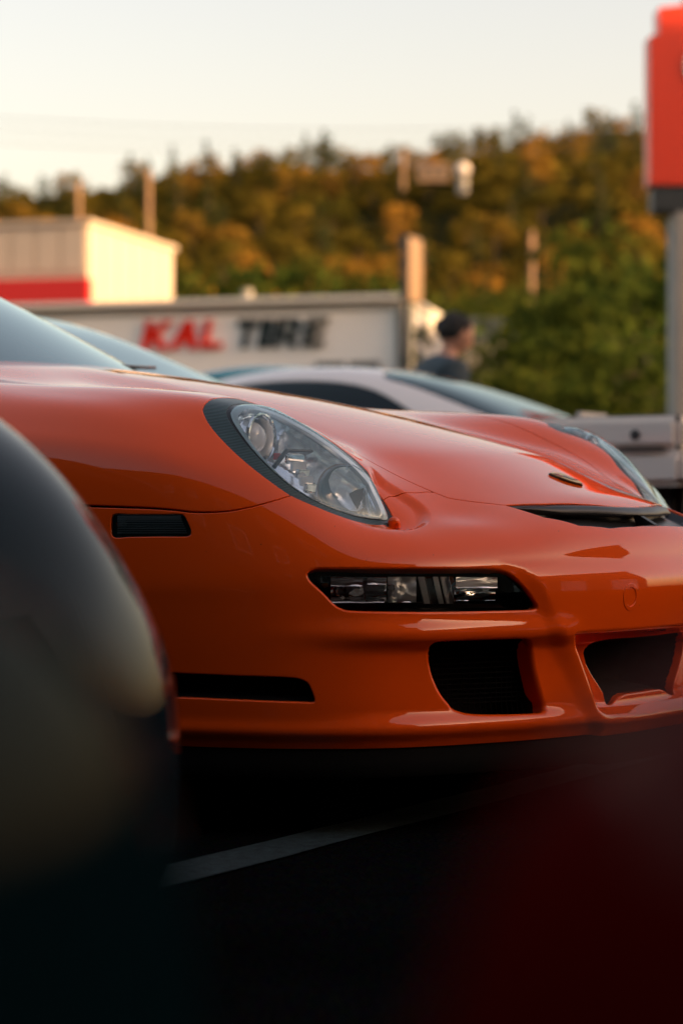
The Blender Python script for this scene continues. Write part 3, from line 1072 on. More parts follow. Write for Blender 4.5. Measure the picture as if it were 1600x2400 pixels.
# ------------------------------------------------------------------ unseen blocks added beside and behind the camera to shade the lot and show in the paint
st = thing('shade_warehouse', 'large dull brown building added out of view at the right to shade the lot', 'building', (24, -6, 0))  # added and sized to keep sun and glow off the lot
M['brown_wall'] = mat('brown_wall', (0.16, 0.12, 0.09), rough=.8, noise=(1, .2))
mb = MB()
mb.box((8, 2.0, 5.25), (16, 37.0, 10.5))
mb.build('wall', M['brown_wall'], st)
mb = MB()
mb.box((8, 2.0, 10.65), (16.6, 37.6, .3))
mb.build('roof', M['dark_cap'], st)
for k in range(6):
    mb = MB()
    mb.box((-.05, -13 + 6 * k, 1.9), (.12, 3.4, 3.6))
    mb.build('door', M['cap'], st)
rw = thing('sky_block', 'tall dark brick block added unseen behind the camera to cut skylight', 'building', (-6, -11, 0))  # added and raised to block the sky and darken the cars
M['dark_brick'] = mat('dark_brick', (0.085, 0.055, 0.042), rough=.9, noise=(1.2, .3))
mb = MB()
mb.box((0, -6, 7.8), (52, 12, 15.6))
mb.build('wall', M['dark_brick'], rw)
mb = MB()
mb.box((0, -6, 15.75), (52.6, 12.6, .3))
mb.build('roof', M['dark_cap'], rw)
for f in range(3):
    for k in range(12):
        mb = MB()
        mb.box((-23 + 4.2 * k, .02, 2.2 + 4 * f), (1.5, .1, 1.9))
        w_ = mb.build('window', M['cap'], rw)
        mb = MB()
        mb.box((-23 + 4.2 * k, .06, 2.2 + 4 * f), (1.3, .08, 1.7))
        mb.build('pane', M['dark_cap'], w_)
for k in range(7):
    tree('broadleaf_tree', 'green', (-34 - 2 * math.sin(k * 3), -22 + 9 * k, -.2), 9 + 2.5 * math.sin(k * 2.3), 'broadleaf tree along the left side of the lot, outside the photo', 'trees left of the lot', 1.1, BIG[k % 3])
# ------------------------------------------------------------------ wheels
def add_wheel(parent, x, y, r=0.32, w=0.23, m_rim=None, spokes=5, rx=None):
    """Wheel as part > tyre, rim; x forward, y left, axle across."""
    s = 1 if y > 0 else -1
    hub = bpy.data.objects.new('wheel', None)
    COL.objects.link(hub)
    hub.parent = parent
    hub.location = (x, y, r)
    mb = MB()
    mb.lathe([(r * 0.70, -w * 0.40), (r * 0.78, -w * 0.5), (r * 0.93, -w * 0.5), (r, -w * 0.36), (r, w * 0.36), (r * 0.93, w * 0.5), (r * 0.78, w * 0.5), (r * 0.70, w * 0.40)], seg=48)
    mb.build('tyre', M['rubber'], hub, True)
    mb = MB()
    o = s * w * 0.5
    mb.lathe([(r * 0.72, -w * 0.4), (r * 0.66, -w * 0.3), (r * 0.66, o * 0.6), (r * 0.73, o * 0.86)], seg=40)
    mb.tube((0, o * 0.35, 0), (0, o * 0.72, 0), r * 0.16, seg=20)
    for k in range(spokes):
        a = 2 * math.pi * k / spokes + 0.3
        d = Vector((math.cos(a), 0, math.sin(a)))
        mb.tube(Vector((0, o * 0.60, 0)), d * r * 0.68 + Vector((0, o * 0.62, 0)), r * 0.085, r * 0.06, seg=8)
    mb.build('rim', m_rim or M['alloy'], hub, True)
    return hub

# ------------------------------------------------------------------ the shell every other car is cut from
def sec(u, w, zs, zb, zt, wr):
    """Half cross-section, nine points from the top centre line down to the sill."""
    return [(u, 0, zt + .010), (u, wr * .62, zt + .004), (u, wr, zt - .03), (u, (wr + w * .95) / 2, (zt + zb) / 2 - .005), (u, w * .95, zb),
            (u, w, zb - .14 * (zb - zs) / .6), (u, w, (zb + zs) / 2 - .05), (u, w * .97, zs + .06), (u, w * .88, zs)]

def shell_surface(stations, plan=0.0):
    D = np.array([sec(*s) for s in stations], float)
    u0, u1 = D[:, 0, 0].min(), D[:, 0, 0].max()
    D = np.concatenate([D[:, :0:-1] * [1, -1, 1], D], 1)
    wmax = np.abs(D[:, :, 1]).max()
    if plan:
        q = (np.abs(D[:, :, 1]) / wmax) ** 2.2
        fr = np.clip(1 - (D[:, :, 0] - u0) / 0.9, 0, 1) ** 1.5
        re = np.clip(1 - (u1 - D[:, :, 0]) / 0.7, 0, 1) ** 1.5
        D[:, :, 0] += plan * q * fr - plan * 0.7 * q * re
    C = bs_pad(bs_pad(D, 0), 1)
    def F(P):
        X = bs_eval(C, P[:, 0], P[:, 1] + 8)
        return np.stack([-X[:, 0], -X[:, 1], X[:, 2]], 1)
    return F

def rbox(P, a0, a1, b0, b1, r, sa, sb):
    """Signed distance to a rounded rectangle in (a, b), axes scaled to about metres."""
    p = np.stack([(P[:, 0] - (a0 + a1) / 2) * sa, (P[:, 1] - (b0 + b1) / 2) * sb], 1)
    h = np.array([(a1 - a0) / 2 * sa, (b1 - b0) / 2 * sb])
    q = np.abs(p) - h + r
    return np.linalg.norm(np.maximum(q, 0), axis=1) + np.minimum(q.max(1), 0) - r

def make_car(name, label, cat, paint, stations, loc, rz, wheels, windows, lamps=(), roof_m=None, open_top=None, plan=0.12, group=None,
             glass=None, sa=0.28, sb=0.14, arch=0.36, na=7, nb=6, rim_m=None, plate=True, bumpers=()):
    """windows: (part name, outline in (station, t)); lamps: (part name, station0, station1, t0, t1, material); outlines cut on both sides."""
    car = thing(name, label, cat, loc, rz, group)
    F = shell_surface(stations, plan)
    ns = len(stations)
    c = grid_cut(np.linspace(0, ns - 1, (ns - 1) * na + 1), np.linspace(0, 8, 8 * nb + 1))
    S = np.array([sa, sb])
    skip = lambda P: P[:, 1] < 1e-5
    holes = []
    for wx in wheels:
        fn = lambda P, wx=wx: np.where(np.abs(F(P)[:, 1]) > 0.45, np.hypot(F(P)[:, 0] + wx, F(P)[:, 2] - 0.31) - arch, 1.0)
        _, c = c.clip(fn)
    for (wname, poly, wm) in windows:
        V = closed_spline(np.array(poly, float) * S, 4) if len(poly) > 4 else np.array(poly, float) * S
        fn = lambda P, V=V: poly_sdf(P * S, V)
        win, c = c.clip(fn)
        win, _ = win.clip(lambda P: fn(P) + 0.006)
        panel(wname, win, F, wm or glass or M['dark_glass'], car, rim=0.002, depth=0.004, skip=skip, flip=FLIP, disp=lambda P: np.full(len(P), -0.004), both=True)
    for (lname, a0, a1, b0, b1, lm) in lamps:
        fn = lambda P: rbox(P, a0, a1, b0, b1, 0.03, sa, sb)
        lin, c = c.clip(fn)
        lin, _ = lin.clip(lambda P: fn(P) + 0.004)
        for mir in (False, True):
            panel(lname, lin, F, lm, car, rim=0.003, depth=0.01, skip=skip, flip=FLIP, disp=lambda P: np.full(len(P), -0.002), mirror=mir)
    if open_top:
        _, c = c.clip(lambda P: poly_sdf(P * S, np.array(open_top, float) * S))
    if roof_m:
        a0, a1, b1 = roof_m[0], roof_m[1], roof_m[2]
        rf, c = c.clip(lambda P: np.maximum(np.maximum(a0 - P[:, 0], P[:, 0] - a1) * sa, (P[:, 1] - b1) * sb))
        panel('roof', rf, F, roof_m[3], car, rim=0.002, skip=skip, flip=FLIP, both=True)
    panel('body', c, F, paint, car, rim=0.004, depth=0.012, skip=skip, flip=FLIP, both=True)
    us = [s[0] for s in stations]
    w = max(s[1] for s in stations)
    mb = MB()
    mb.box((-(min(us) + max(us)) / 2, 0, 0.36), (max(us) - min(us) - 0.35, 2 * w - 0.62, 0.22), bevel=0.05)
    mb.build('underbody', M['interior'], car)
    for wx in wheels:
        for s in (-1, 1):
            add_wheel(car, -wx, s * (w - 0.125), m_rim=rim_m)
    return car, F
FLIP = 1

BASE = [(0.03, .45, .42, .46, .47, .36), (0.0, .58, .27, .53, .56, .42), (.08, .74, .20, .60, .64, .52), (.32, .83, .18, .69, .74, .60), (.75, .86, .18, .77, .82, .66),
        (1.15, .87, .18, .83, .89, .68), (1.32, .875, .18, .86, .96, .65), (1.78, .88, .18, .89, 1.22, .58), (2.08, .88, .18, .905, 1.315, .555), (2.6, .88, .18, .915, 1.345, .55),
        (3.1, .88, .18, .925, 1.28, .535), (3.6, .88, .19, .93, 1.09, .55), (3.9, .87, .20, .92, .985, .63), (4.2, .83, .23, .88, .92, .66), (4.38, .76, .30, .77, .81, .60),
        (4.42, .62, .38, .60, .63, .5), (4.38, .45, .45, .50, .51, .36)]
WS_WIN = [(5.75, -.2), (5.78, 1.7), (6.1, 2.25), (7.4, 2.0), (7.9, 1.75), (7.95, -.2)]
SIDE_WIN = [(6.55, 3.68), (6.9, 3.2), (7.9, 2.35), (9.0, 2.2), (10.2, 2.35), (11.3, 3.3), (11.2, 3.68), (9.0, 3.75)]
REAR_WIN = [(10.35, -.2), (10.4, 1.7), (11.0, 2.0), (11.7, 1.9), (12.0, 1.5), (12.0, -.2)]
WINS = [('windshield', WS_WIN, None), ('side_window', SIDE_WIN, None), ('rear_window', REAR_WIN, None)]

# ------------------------------------------------------------------ the orange car: front body surface
# car frame: u metres back from the nose, v metres to the car's right, z up; local x = -u, y = -v
CAR_O = Vector((0.639, 4.615, 0.0))
CAR_RZ = math.atan2(-0.53, 0.848)
CAR_M = Matrix.Translation(CAR_O) @ Matrix.Rotation(CAR_RZ, 4, 'Z')

def tab(x, xs, ys):
    """Smooth (Catmull-Rom style Hermite) lookup."""
    xs, ys = np.array(xs, float), np.array(ys, float)
    h = np.diff(xs)
    s = np.diff(ys) / h
    m = np.concatenate([[s[0]], (s[:-1] * h[1:] + s[1:] * h[:-1]) / (h[1:] + h[:-1]), [s[-1]]])
    x = np.clip(x, xs[0], xs[-1])
    i = np.clip(np.searchsorted(xs, x, side='right') - 1, 0, len(xs) - 2)
    t = (x - xs[i]) / h[i]
    return ((2 * t**3 - 3 * t**2 + 1) * ys[i] + (t**3 - 2 * t**2 + t) * h[i] * m[i] + (-2 * t**3 + 3 * t**2) * ys[i + 1] + (t**3 - t**2) * h[i] * m[i + 1])

def hood_z(u):
    return tab(u, [.06, .0935, .13, .23, .35, .5, .68, .8, 1.03, 1.28, 1.55], [.562, .5755, .589, .6235, .672, .72, .765, .790, .832, .872, .905])
def crown_z(u):
    return tab(u, [.12, .2, .25, .283, .2966, .316, .339, .369, .408, .453, .499, .545, .617, .7, .82, 1.06, 1.3, 1.55],
                  [.520, .535, .540, .548, .564, .5925, .621, .649, .678, .706, .729, .752, .772, .784, .793, .808, .832, .858])
def top_z(u, v):
    h = hood_z(u) - 0.15 * np.minimum(v, .5) ** 2 - tab(u, [.0, .19, .30, .45, .8, 1.6], [.018, .018, .012, .004, .002, .002]) * (np.minimum(v, .36) / .35) ** 3
    f = crown_z(u) - 2.6 * np.maximum(0, v - .65) ** 2
    w = smooth01((v - .40) / (.57 - .40))
    return h * (1 - w) + f * w

PU = 1.50
OUT = [(0, 0), (.006, .15), (.030, .30), (.062, .42), (.103, .52), (.147, .61), (.191, .68), (.245, .74), (.317, .79), (.40, .83), (.52, .865), (.65, .885), (.80, .897), (1.0, .902), (1.22, .902), (1.5, .897)]
#        z .155 .20  .27  .34  .41  .465     : how far in from the outline, at the middle, the corner, the side
INSET_C = [.036, .016, .016, .010, .000, .006]
INSET_K = [.030, .012, .006, .002, .000, .004]
INSET_S = [.040, .020, .012, .005, .000, .001]
ZL = [.155, .20, .27, .34, .41, .465]
#  per column: z at .025, .07, .13 in from the outline
SHOULDER = [(.520, .556, None), (.519, .555, None), (.517, .552, None), (.508, .540, None), (.503, .535, None), (.500, .530, .558), (.500, .530, .556), (.506, .548, .595),
            (.534, .594, .650), (.562, .636, .692), (.60, .672, .722), (.62, .695, .742), (.635, .71, .755), (.645, .722, .768), (.655, .732, .78), (.67, .745, .795)]
NA, NB = len(OUT) - 1, 15

def hero_net():
    D = []
    for j, (ub, vb) in enumerate(OUT):
        dx, dy = PU - ub, -vb
        Ln = math.hypot(dx, dy)
        dx, dy = dx / Ln, dy / Ln
        k = min(1, j / 6.0)
        s = min(1, max(0, (j - 6) / 4.0))
        col = []
        for i, z in enumerate(ZL):
            ins = INSET_C[i] * (1 - k) + INSET_K[i] * k
            ins = ins * (1 - s) + INSET_S[i] * s
            col.append((ub + dx * ins, vb + dy * ins, z))
        for d, z in zip((.025, .07, .13), SHOULDER[j]):
            p = (ub + dx * d, vb + dy * d)
            col.append((*p, float(top_z(np.array(p[0]), np.array(p[1]))) if z is None else z))
        rest = [.21, .32, .45]
        rest += [.45 + (Ln - .45) * q for q in (.30, .62, 1.0)]
        for d in rest:
            p = (ub + dx * d, vb + dy * d)
            col.append((*p, float(top_z(np.array(p[0]), np.array(max(p[1], 0))))))
        D.append(col)
    D = np.array(D)
    return np.concatenate([D[:0:-1] * [1, -1, 1], D], 0)
HC = bs_coef(bs_coef(hero_net(), 0), 1)
NB = hero_net().shape[1] - 1

def Fb(P):
    """Base surface, car-frame (u, v, z)."""
    return bs_eval(HC, P[:, 0] + NA, P[:, 1])
def to_local(X):
    return np.stack([-X[:, 0], -X[:, 1], X[:, 2]], 1)
HDISP = []
def hero_F(P):
    X = Fb(P)
    e = 0.01
    n = np.cross(Fb(P + [e, 0]) - Fb(P - [e, 0]), Fb(P + [0, e]) - Fb(P - [0, e]))
    n /= np.maximum(np.linalg.norm(n, axis=1), 1e-12)[:, None]
    n *= HSIGN
    d = np.zeros(len(P))
    for fn in HDISP: d += fn(P, X)
    return to_local(X + n * d[:, None])
_p = np.array([[8.0, 3.0]])
_n = np.cross(Fb(_p + [.01, 0]) - Fb(_p - [.01, 0]), Fb(_p + [0, .01]) - Fb(_p - [0, .01]))[0]
HSIGN = 1 if (_n[1] > 0) else -1           # outward: to the car's right
# the (u, v) -> (-u, -v) flip keeps handedness
def world_of(L):
    m = np.array(CAR_M)
    return L @ m[:3, :3].T + m[:3, 3]
def proj(L):
    W = world_of(L)
    return np.stack([CX + FPX * W[:, 0] / W[:, 1], HY - FPX * (W[:, 2] - CAMZ) / W[:, 1]], 1)

_ga, _gb = np.linspace(0, NA, 400), np.linspace(0, NB, 320)
_A, _B = np.meshgrid(_ga, _gb, indexing='ij')
_GP = np.stack([_A.ravel(), _B.ravel()], 1)
def _cache():
    X = hero_F(_GP)
    e = 0.01
    n = np.cross(hero_F(_GP + [e, 0]) - hero_F(_GP - [e, 0]), hero_F(_GP + [0, e]) - hero_F(_GP - [0, e])) * HSIGN
    m = np.array(CAR_M)
    nw = n @ m[:3, :3].T
    W = world_of(X)
    view = W - np.array([0, 0, CAMZ])
    return proj(X), (nw * view).sum(1) < 0, W[:, 1]
_GX, _GF, _GD = _cache()
TRACE_ERR = []
def on_body(px):
    """Surface parameters of the body points seen at photo pixels px (nearest visible sheet)."""
    out = []
    for q in np.asarray(px, float):
        d = ((_GX - q) ** 2).sum(1) + np.where(_GF, 0, 1e6)
        k = np.argmin(d)
        near = np.where(d < d[k] + 60)[0]
        k = near[np.argmin(_GD[near] + 0.004 * np.sqrt(d[near]))]
        p = _GP[k].copy()
        best, bd = p.copy(), 1e9
        for it in range(12):
            e = 0.01
            T = np.array([p, p + [e, 0], p + [0, e]])
            X = proj(hero_F(T))
            r = q - X[0]
            if np.hypot(*r) < bd: best, bd = p.copy(), np.hypot(*r)
            J = np.stack([(X[1] - X[0]) / e, (X[2] - X[0]) / e], 1)
            try: st = np.linalg.solve(J + 1e-6 * np.eye(2), r)
            except np.linalg.LinAlgError: break
            st = np.clip(st, -.3, .3)
            p = np.clip(p + 0.8 * st, [-0.5, 0], [NA, NB])
        TRACE_ERR.append((round(float(bd), 1), tuple(q)))
        out.append(best)
    return np.array(out)
def metric(P):
    c = P.mean(0)[None]
    e = 0.1
    return np.array([np.linalg.norm(Fb(c + [e, 0]) - Fb(c - [e, 0])), np.linalg.norm(Fb(c + [0, e]) - Fb(c - [0, e]))]) / (2 * e)

class Outline:
    def __init__(self, px, n=5, raw=None):
        V = raw if raw is not None else on_body(closed_spline(px, n))
        self.S = metric(V)
        self.V = V
    def __call__(self, P):
        return poly_sdf(P * self.S, self.V * self.S)

# ---- relief of the pressed panels
def _ledge(P, X):      # rib under the fog lamp that carries on round the corner
    return 0.010 * np.exp(-((X[:, 2] - .352) / .020) ** 2) * smooth01((X[:, 1] - .30) / .12) * smooth01((.84 - X[:, 1]) / .14) * (X[:, 0] < .6)
def _chin(P, X):
    return 0.006 * np.exp(-((X[:, 2] - .185) / .014) ** 2) * (X[:, 0] < .62)
def _under(P, X):      # the face below the rib stands back
    return -0.012 * smooth01((.345 - X[:, 2]) / .03) * smooth01((X[:, 2] - .19) / .03) * smooth01((X[:, 1] - .30) / .1) * smooth01((.80 - X[:, 1]) / .15) * (X[:, 0] < .6)
HDISP += [_ledge, _chin, _under]
_GX, _GF, _GD = _cache()

def z4(p): return [(440 + x / 3.0154, 900 + y / 3.0154) for x, y in p]
def z6(p): return [(680 + x / 2.529, 1280 + y / 2.529) for x, y in p]
def z9(p): return [(1280 + x / 4.9, 1320 + y / 4.9) for x, y in p]

TRIM = Outline(z4([(108, 190), (122, 145), (165, 108), (240, 96), (330, 100), (440, 128), (560, 165), (700, 226), (850, 306), (1000, 398), (1150, 505), (1262, 610), (1360, 735),
                   (1425, 835), (1462, 925), (1452, 965), (1400, 990), (1300, 993), (1150, 958), (1000, 905), (850, 843), (730, 790), (600, 703), (450, 588), (330, 482), (225, 375), (148, 280)]), 3)
LENS = Outline(z4([(308, 205), (330, 168), (385, 148), (470, 153), (590, 188), (740, 258), (890, 340), (1035, 440), (1168, 546), (1276, 656), (1362, 768), (1412, 866), (1420, 920),
                   (1384, 946), (1294, 944), (1150, 915), (1000, 862), (850, 792), (700, 692), (560, 562), (450, 442), (375, 340), (325, 262)]), 3)
SCOOP = Outline([(868, 1100), (905, 1128), (948, 1155), (985, 1180), (1003, 1202), (1000, 1225), (965, 1240), (925, 1240), (900, 1228), (890, 1190)], 4)
def _scoop(P, X):
    d = SCOOP(P)
    return -0.010 * smooth01((0.006 - d) / 0.026) * (np.abs(d) < 0.5)
HDISP.append(_scoop)

NOSE = Outline(None, raw=np.vstack([on_body([(1180, 1318), (1225, 1345), (1262, 1400), (1298, 1475), (1330, 1560), (1366, 1640), (1392, 1700)]), [[1.5, -1.0], [-3, -1.0], [-3, 6.2]]]))
def _nose(P, X):
    d = NOSE(P)
    return .009 * smooth01(.5 - d / .046) * smooth01((.485 - X[:, 2]) / .05) * (X[:, 0] < .4)
HDISP.append(_nose)
_GX, _GF, _GD = _cache()

FOG = Outline(z6([(85, 165), (108, 136), (165, 121), (330, 119), (700, 119), (1000, 120), (1210, 122), (1310, 155), (1400, 240), (1472, 345), (1468, 380), (1430, 392), (1200, 399), (800, 405), (430, 402),
                  (325, 395), (262, 368), (182, 288), (105, 215)]), 4)
INTAKE = Outline(z6([(800, 640), (812, 600), (850, 568), (920, 552), (1150, 545), (1400, 538), (1436, 560), (1465, 720), (1500, 860), (1530, 965), (1522, 1000), (1485, 1012), (1200, 1018), (1050, 1010),
                     (950, 978), (880, 900), (830, 800), (805, 710)]), 4)
SLOT = Outline([(330, 1573), (420, 1575), (560, 1581), (690, 1586), (722, 1597), (738, 1628), (741, 1648), (725, 1651), (560, 1645), (420, 1639), (330, 1636)], 3)
MARKER = Outline([(262, 1204), (300, 1203), (380, 1203), (427, 1203), (436, 1211), (450, 1244), (449, 1254), (438, 1260), (380, 1260), (300, 1261), (262, 1261), (258, 1232)], 3)
_cen = on_body(z9([(310, 860), (325, 805), (370, 768), (450, 755)]) + z9([(530, 1620), (600, 1740), (700, 1850)]))
def by_uvz(v, z):
    """Parameters of the front-face point at given v and z."""
    p = np.array([[v * 6.0, 3.0 if z > .25 else 1.0]])
    for _ in range(40):
        X = Fb(p)[0]
        J = np.stack([(Fb(p + [.01, 0])[0] - X)[1:] / .01, (Fb(p + [0, .01])[0] - X)[1:] / .01], 1)
        st = np.linalg.solve(J, np.array([v, z]) - X[1:])
        p = p + np.clip(st, -.4, .4) * 0.8
    return p[0]
_L = Fb(_cen)
_L[4:, 2] = np.maximum(_L[4:, 2], [.215, .192, .182])
def _front(vz): return np.array([by_uvz(v, z) for v, z in vz])
CENTRE = Outline(None, raw=_front(closed_spline([(-.26, _L[3, 2]), (-.10, _L[3, 2]), (.05, _L[3, 2]), (.18, _L[3, 2]), (_L[3, 1] - .03, _L[3, 2]), (_L[2, 1], _L[2, 2]), (_L[1, 1], _L[1, 2]), (_L[0, 1], _L[0, 2]), (_L[4, 1], _L[4, 2]), (_L[5, 1], _L[5, 2]), (_L[6, 1], _L[6, 2]), (_L[6, 1] - .05, _L[6, 2] - .004), (.12, _L[6, 2] - .006), (.0, _L[6, 2] - .006), (-.12, _L[6, 2] - .006), (-.26, _L[6, 2] - .006)], 4)))
CORE = Outline(None, raw=_front(closed_spline([(-.2, _L[3, 2] - .034), (-.08, _L[3, 2] - .034), (.05, _L[3, 2] - .034), (_L[0, 1] - .16, _L[3, 2] - .034), (_L[0, 1] - .115, _L[3, 2] - .055), (_L[5, 1] - .10, _L[5, 2] + .03), (_L[5, 1] - .115, _L[5, 2] + .008), (.08, _L[6, 2] + .03), (-.05, _L[6, 2] + .03), (-.2, _L[6, 2] + .03)], 4)))
TOW = on_body([(1478, 1398)])[0]
TOW_S = metric(TOW[None])
def tow(P): return np.linalg.norm((P - TOW) * TOW_S, axis=1) - 0.0255

HOODLINE = [(.0935, 0), (.101, .09), (.117, .16), (.148, .26), (.186, .35), (.262, .42), (.42, .48), (.7, .53), (1.0, .56), (1.8, .60)]
SLITLINE = [(.038, 0), (.040, .1), (.046, .19), (.068, .275), (.115, .328), (.186, .35)]
def plan(P):
    X = Fb(P)
    return np.stack([X[:, 0], np.abs(X[:, 1])], 1)
_hp = np.array(HOODLINE + [(1.8, -.4), (.0935, -.4)])
_sp = np.array([(u, v) for u, v in HOODLINE[:5]] + [(u, v) for u, v in SLITLINE[::-1][1:]] + [(.040, -.2), (.0935, -.2)])
def hood_sd(P): return poly_sdf(plan(P), _hp)
def slit_sd(P): return np.where(P[:, 1] > 5.5, poly_sdf(plan(P), _sp), 1.0)
_seam1 = on_body([(445, 1200), (476, 1201), (506, 1200.5), (532, 1198.5), (556, 1195), (590, 1188), (622, 1179.5), (654, 1170.5), (690, 1160)])
_seam2 = on_body([(912, 1163), (946, 1155), (1000, 1153), (1052, 1152)])
_bz = _seam1[0, 1]
FENDER = np.vstack([[(NA + 1, -1), (13.0, -1), (12.6, _bz - .1)], _seam1 + [0, 0.0], _seam2, [(_seam2[-1, 0] - 1.2, _seam2[-1, 1] + .1), (-1, NB + 1), (NA + 1, NB + 1)]])
_FS = metric(_seam1)
def fender_sd(P): return poly_sdf(P * _FS, FENDER * _FS)
def arch_sd(P):
    X = Fb(P)
    return np.where(X[:, 1] > .5, np.hypot(X[:, 0] - 1.02, X[:, 2] - .33) - .365, 1.0)

hero = thing('sports_car', 'orange sports car, its oval headlight edged in ribbed black, sharp in the middle', 'car', CAR_O, CAR_RZ)
FL = HSIGN
skip0 = lambda P: P[:, 0] < 1e-5
skipb = lambda P: (P[:, 0] < 1e-5) | (P[:, 0] > NA - 1e-5) | (P[:, 1] > NB - 1e-5)
cut = grid_cut(np.concatenate([np.linspace(0, 11, 11 * 26 + 1), np.linspace(11, NA, (NA - 11) * 20 + 1)[1:]]), np.concatenate([np.linspace(0, 12, 12 * 18 + 1), np.linspace(12, NB, (NB - 12) * 20 + 1)[1:]]))
trim_hole = lambda P: TRIM(P) - .0022
lamp_in, cut = cut.clip(trim_hole)
fog_in, cut = cut.clip(FOG)
int_in, cut = cut.clip(INTAKE)
slot_in, cut = cut.clip(SLOT)
mark_in, cut = cut.clip(MARKER)
cen_in, cut = cut.clip(CENTRE)
slit_in, cut = cut.clip(slit_sd)
_, cut = cut.clip(arch_sd)
G = 0.0022
hood_c, cut = cut.clip(lambda P: hood_sd(P) + G)
_, cut = cut.clip(lambda P: hood_sd(P) - G)
fend_c, bump_c = cut.clip(lambda P: fender_sd(P) + G)
_, bump_c = bump_c.clip(lambda P: fender_sd(P) - G)
tow_in, bump_c = bump_c.clip(tow)
RIMS = [(trim_hole, .0022, .012), (FOG, .0045, .03), (INTAKE, .010, .05), (SLOT, .003, .03), (MARKER, .002, .02), (CENTRE, .012, .02), (slit_sd, .003, .03), (tow, .002, .006), (arch_sd, .008, .05)]
panel('hood', hood_c, hero_F, M['orange'], hero, rim=.0018, depth=.014, rims=RIMS, skip=skipb, both=True, flip=FL)
for mir in (False, True):
    panel('fender', fend_c, hero_F, M['orange'], hero, rim=.0018, depth=.014, rims=RIMS, skip=skipb, mirror=mir, flip=FL)
bumper = panel('front_bumper', bump_c, hero_F, M['orange'], hero, rim=.0018, depth=.014, rims=RIMS, skip=skipb, both=True, flip=FL)
# dark backing behind the shut lines
back, _ = grid_cut(np.linspace(0, NA, 90), np.linspace(5.2, NB, 60)).clip(lambda P: -np.minimum(np.minimum(np.minimum(TRIM(P), FOG(P)), np.minimum(MARKER(P), slit_sd(P))), arch_sd(P)) + .012)
panel('inner_shell', back, hero_F, M['void_black'], hero, rim=0, disp=lambda P: np.full(len(P), -.013), both=True, flip=FL)

# tow-hook cover: raised ring and plug
ring_c, _ = tow_in.clip(lambda P: tow(P) + .0015)
plug_c, ring_c = ring_c.clip(lambda P: tow(P) + .0075)
panel('tow_hook_ring', ring_c, hero_F, M['orange'], bumper, rim=.0012, depth=.004, flip=FL, disp=lambda P: np.full(len(P), .0012))
panel('tow_hook_cover', plug_c, hero_F, M['orange'], bumper, rim=.001, depth=.004, flip=FL, disp=lambda P: np.full(len(P), -.0005))

# black holes behind the openings
def bowl(name, c, m, parent, depth, soft, sd, base=0.0, rim=0.0, rd=.02, sides=(False, True), both=False):
    f = lambda P: -base - depth * smooth01(-sd(P) / soft)
    if both: return [panel(name, c, hero_F, m, parent, rim=rim, depth=rd, flip=FL, disp=f, both=True, skip=skip0)]
    return [panel(name, c, hero_F, m, parent, rim=rim, depth=rd, flip=FL, disp=f, mirror=s) for s in sides]
bowl('air_duct', int_in, M['void_black'], hero, .10, .03, INTAKE, .012)
bowl('side_slot', slot_in, M['void_black'], hero, .03, .012, SLOT, .003)
core_in, cen_ring = cen_in.clip(CORE)
panel('intake_recess', cen_ring, hero_F, M['orange'], bumper, rim=.004, depth=.05, flip=FL, both=True, rims=[(CENTRE, .0005, .0005)], skip=skip0,
      disp=lambda P: -.013 - .050 * smooth01(-CENTRE(P) / .045))
bowl('air_duct', core_in, M['void_black'], hero, .10, .03, CORE, .075, both=True)
# mesh in the side ducts: fine bars, joined
def duct_mesh(sd, depth):
    lo, hi = sd.V.min(0), sd.V.max(0)
    mb = MB()
    def run(P):
        ok = sd(P) < -.004
        e = .01
        n = np.cross(hero_F(P + [e, 0]) - hero_F(P - [e, 0]), hero_F(P + [0, e]) - hero_F(P - [0, e])) * FL
        X = hero_F(P) - n / np.linalg.norm(n, axis=1)[:, None] * depth
        for i in range(len(P) - 1):
            if ok[i] and ok[i + 1]: mb.tube(X[i], X[i + 1], .0014, seg=4, caps=False)
    for b_ in np.linspace(lo[1], hi[1], 18)[1:-1]:
        run(np.stack([np.linspace(lo[0], hi[0], 14), np.full(14, b_)], 1))
    for a_ in np.linspace(lo[0], hi[0], 24)[1:-1]:
        run(np.stack([np.full(12, a_), np.linspace(lo[1], hi[1], 12)], 1))
    return mb
dm = duct_mesh(INTAKE, .040).build('duct_mesh', M['rubber'], hero)
dm['kind'] = 'stuff'
d2 = dm.copy()
COL.objects.link(d2)
d2.scale.y = -1
# ------------------------------------------------------------------ orange car: lamps, fog lamps, trim
MINV = CAR_M.inverted()
def inside(px, py, back):
    """Car-frame point on the line of sight through a body point, `back` metres behind the skin."""
    p = on_body([(px, py)])
    d = world_of(hero_F(p))[0, 1]
    return MINV @ at(px, py, d + back)
def mirrored(o, parent=None):
    c = o.copy()
    COL.objects.link(c)
    c.parent = parent or o.parent
    c.scale.y = -1
    return c

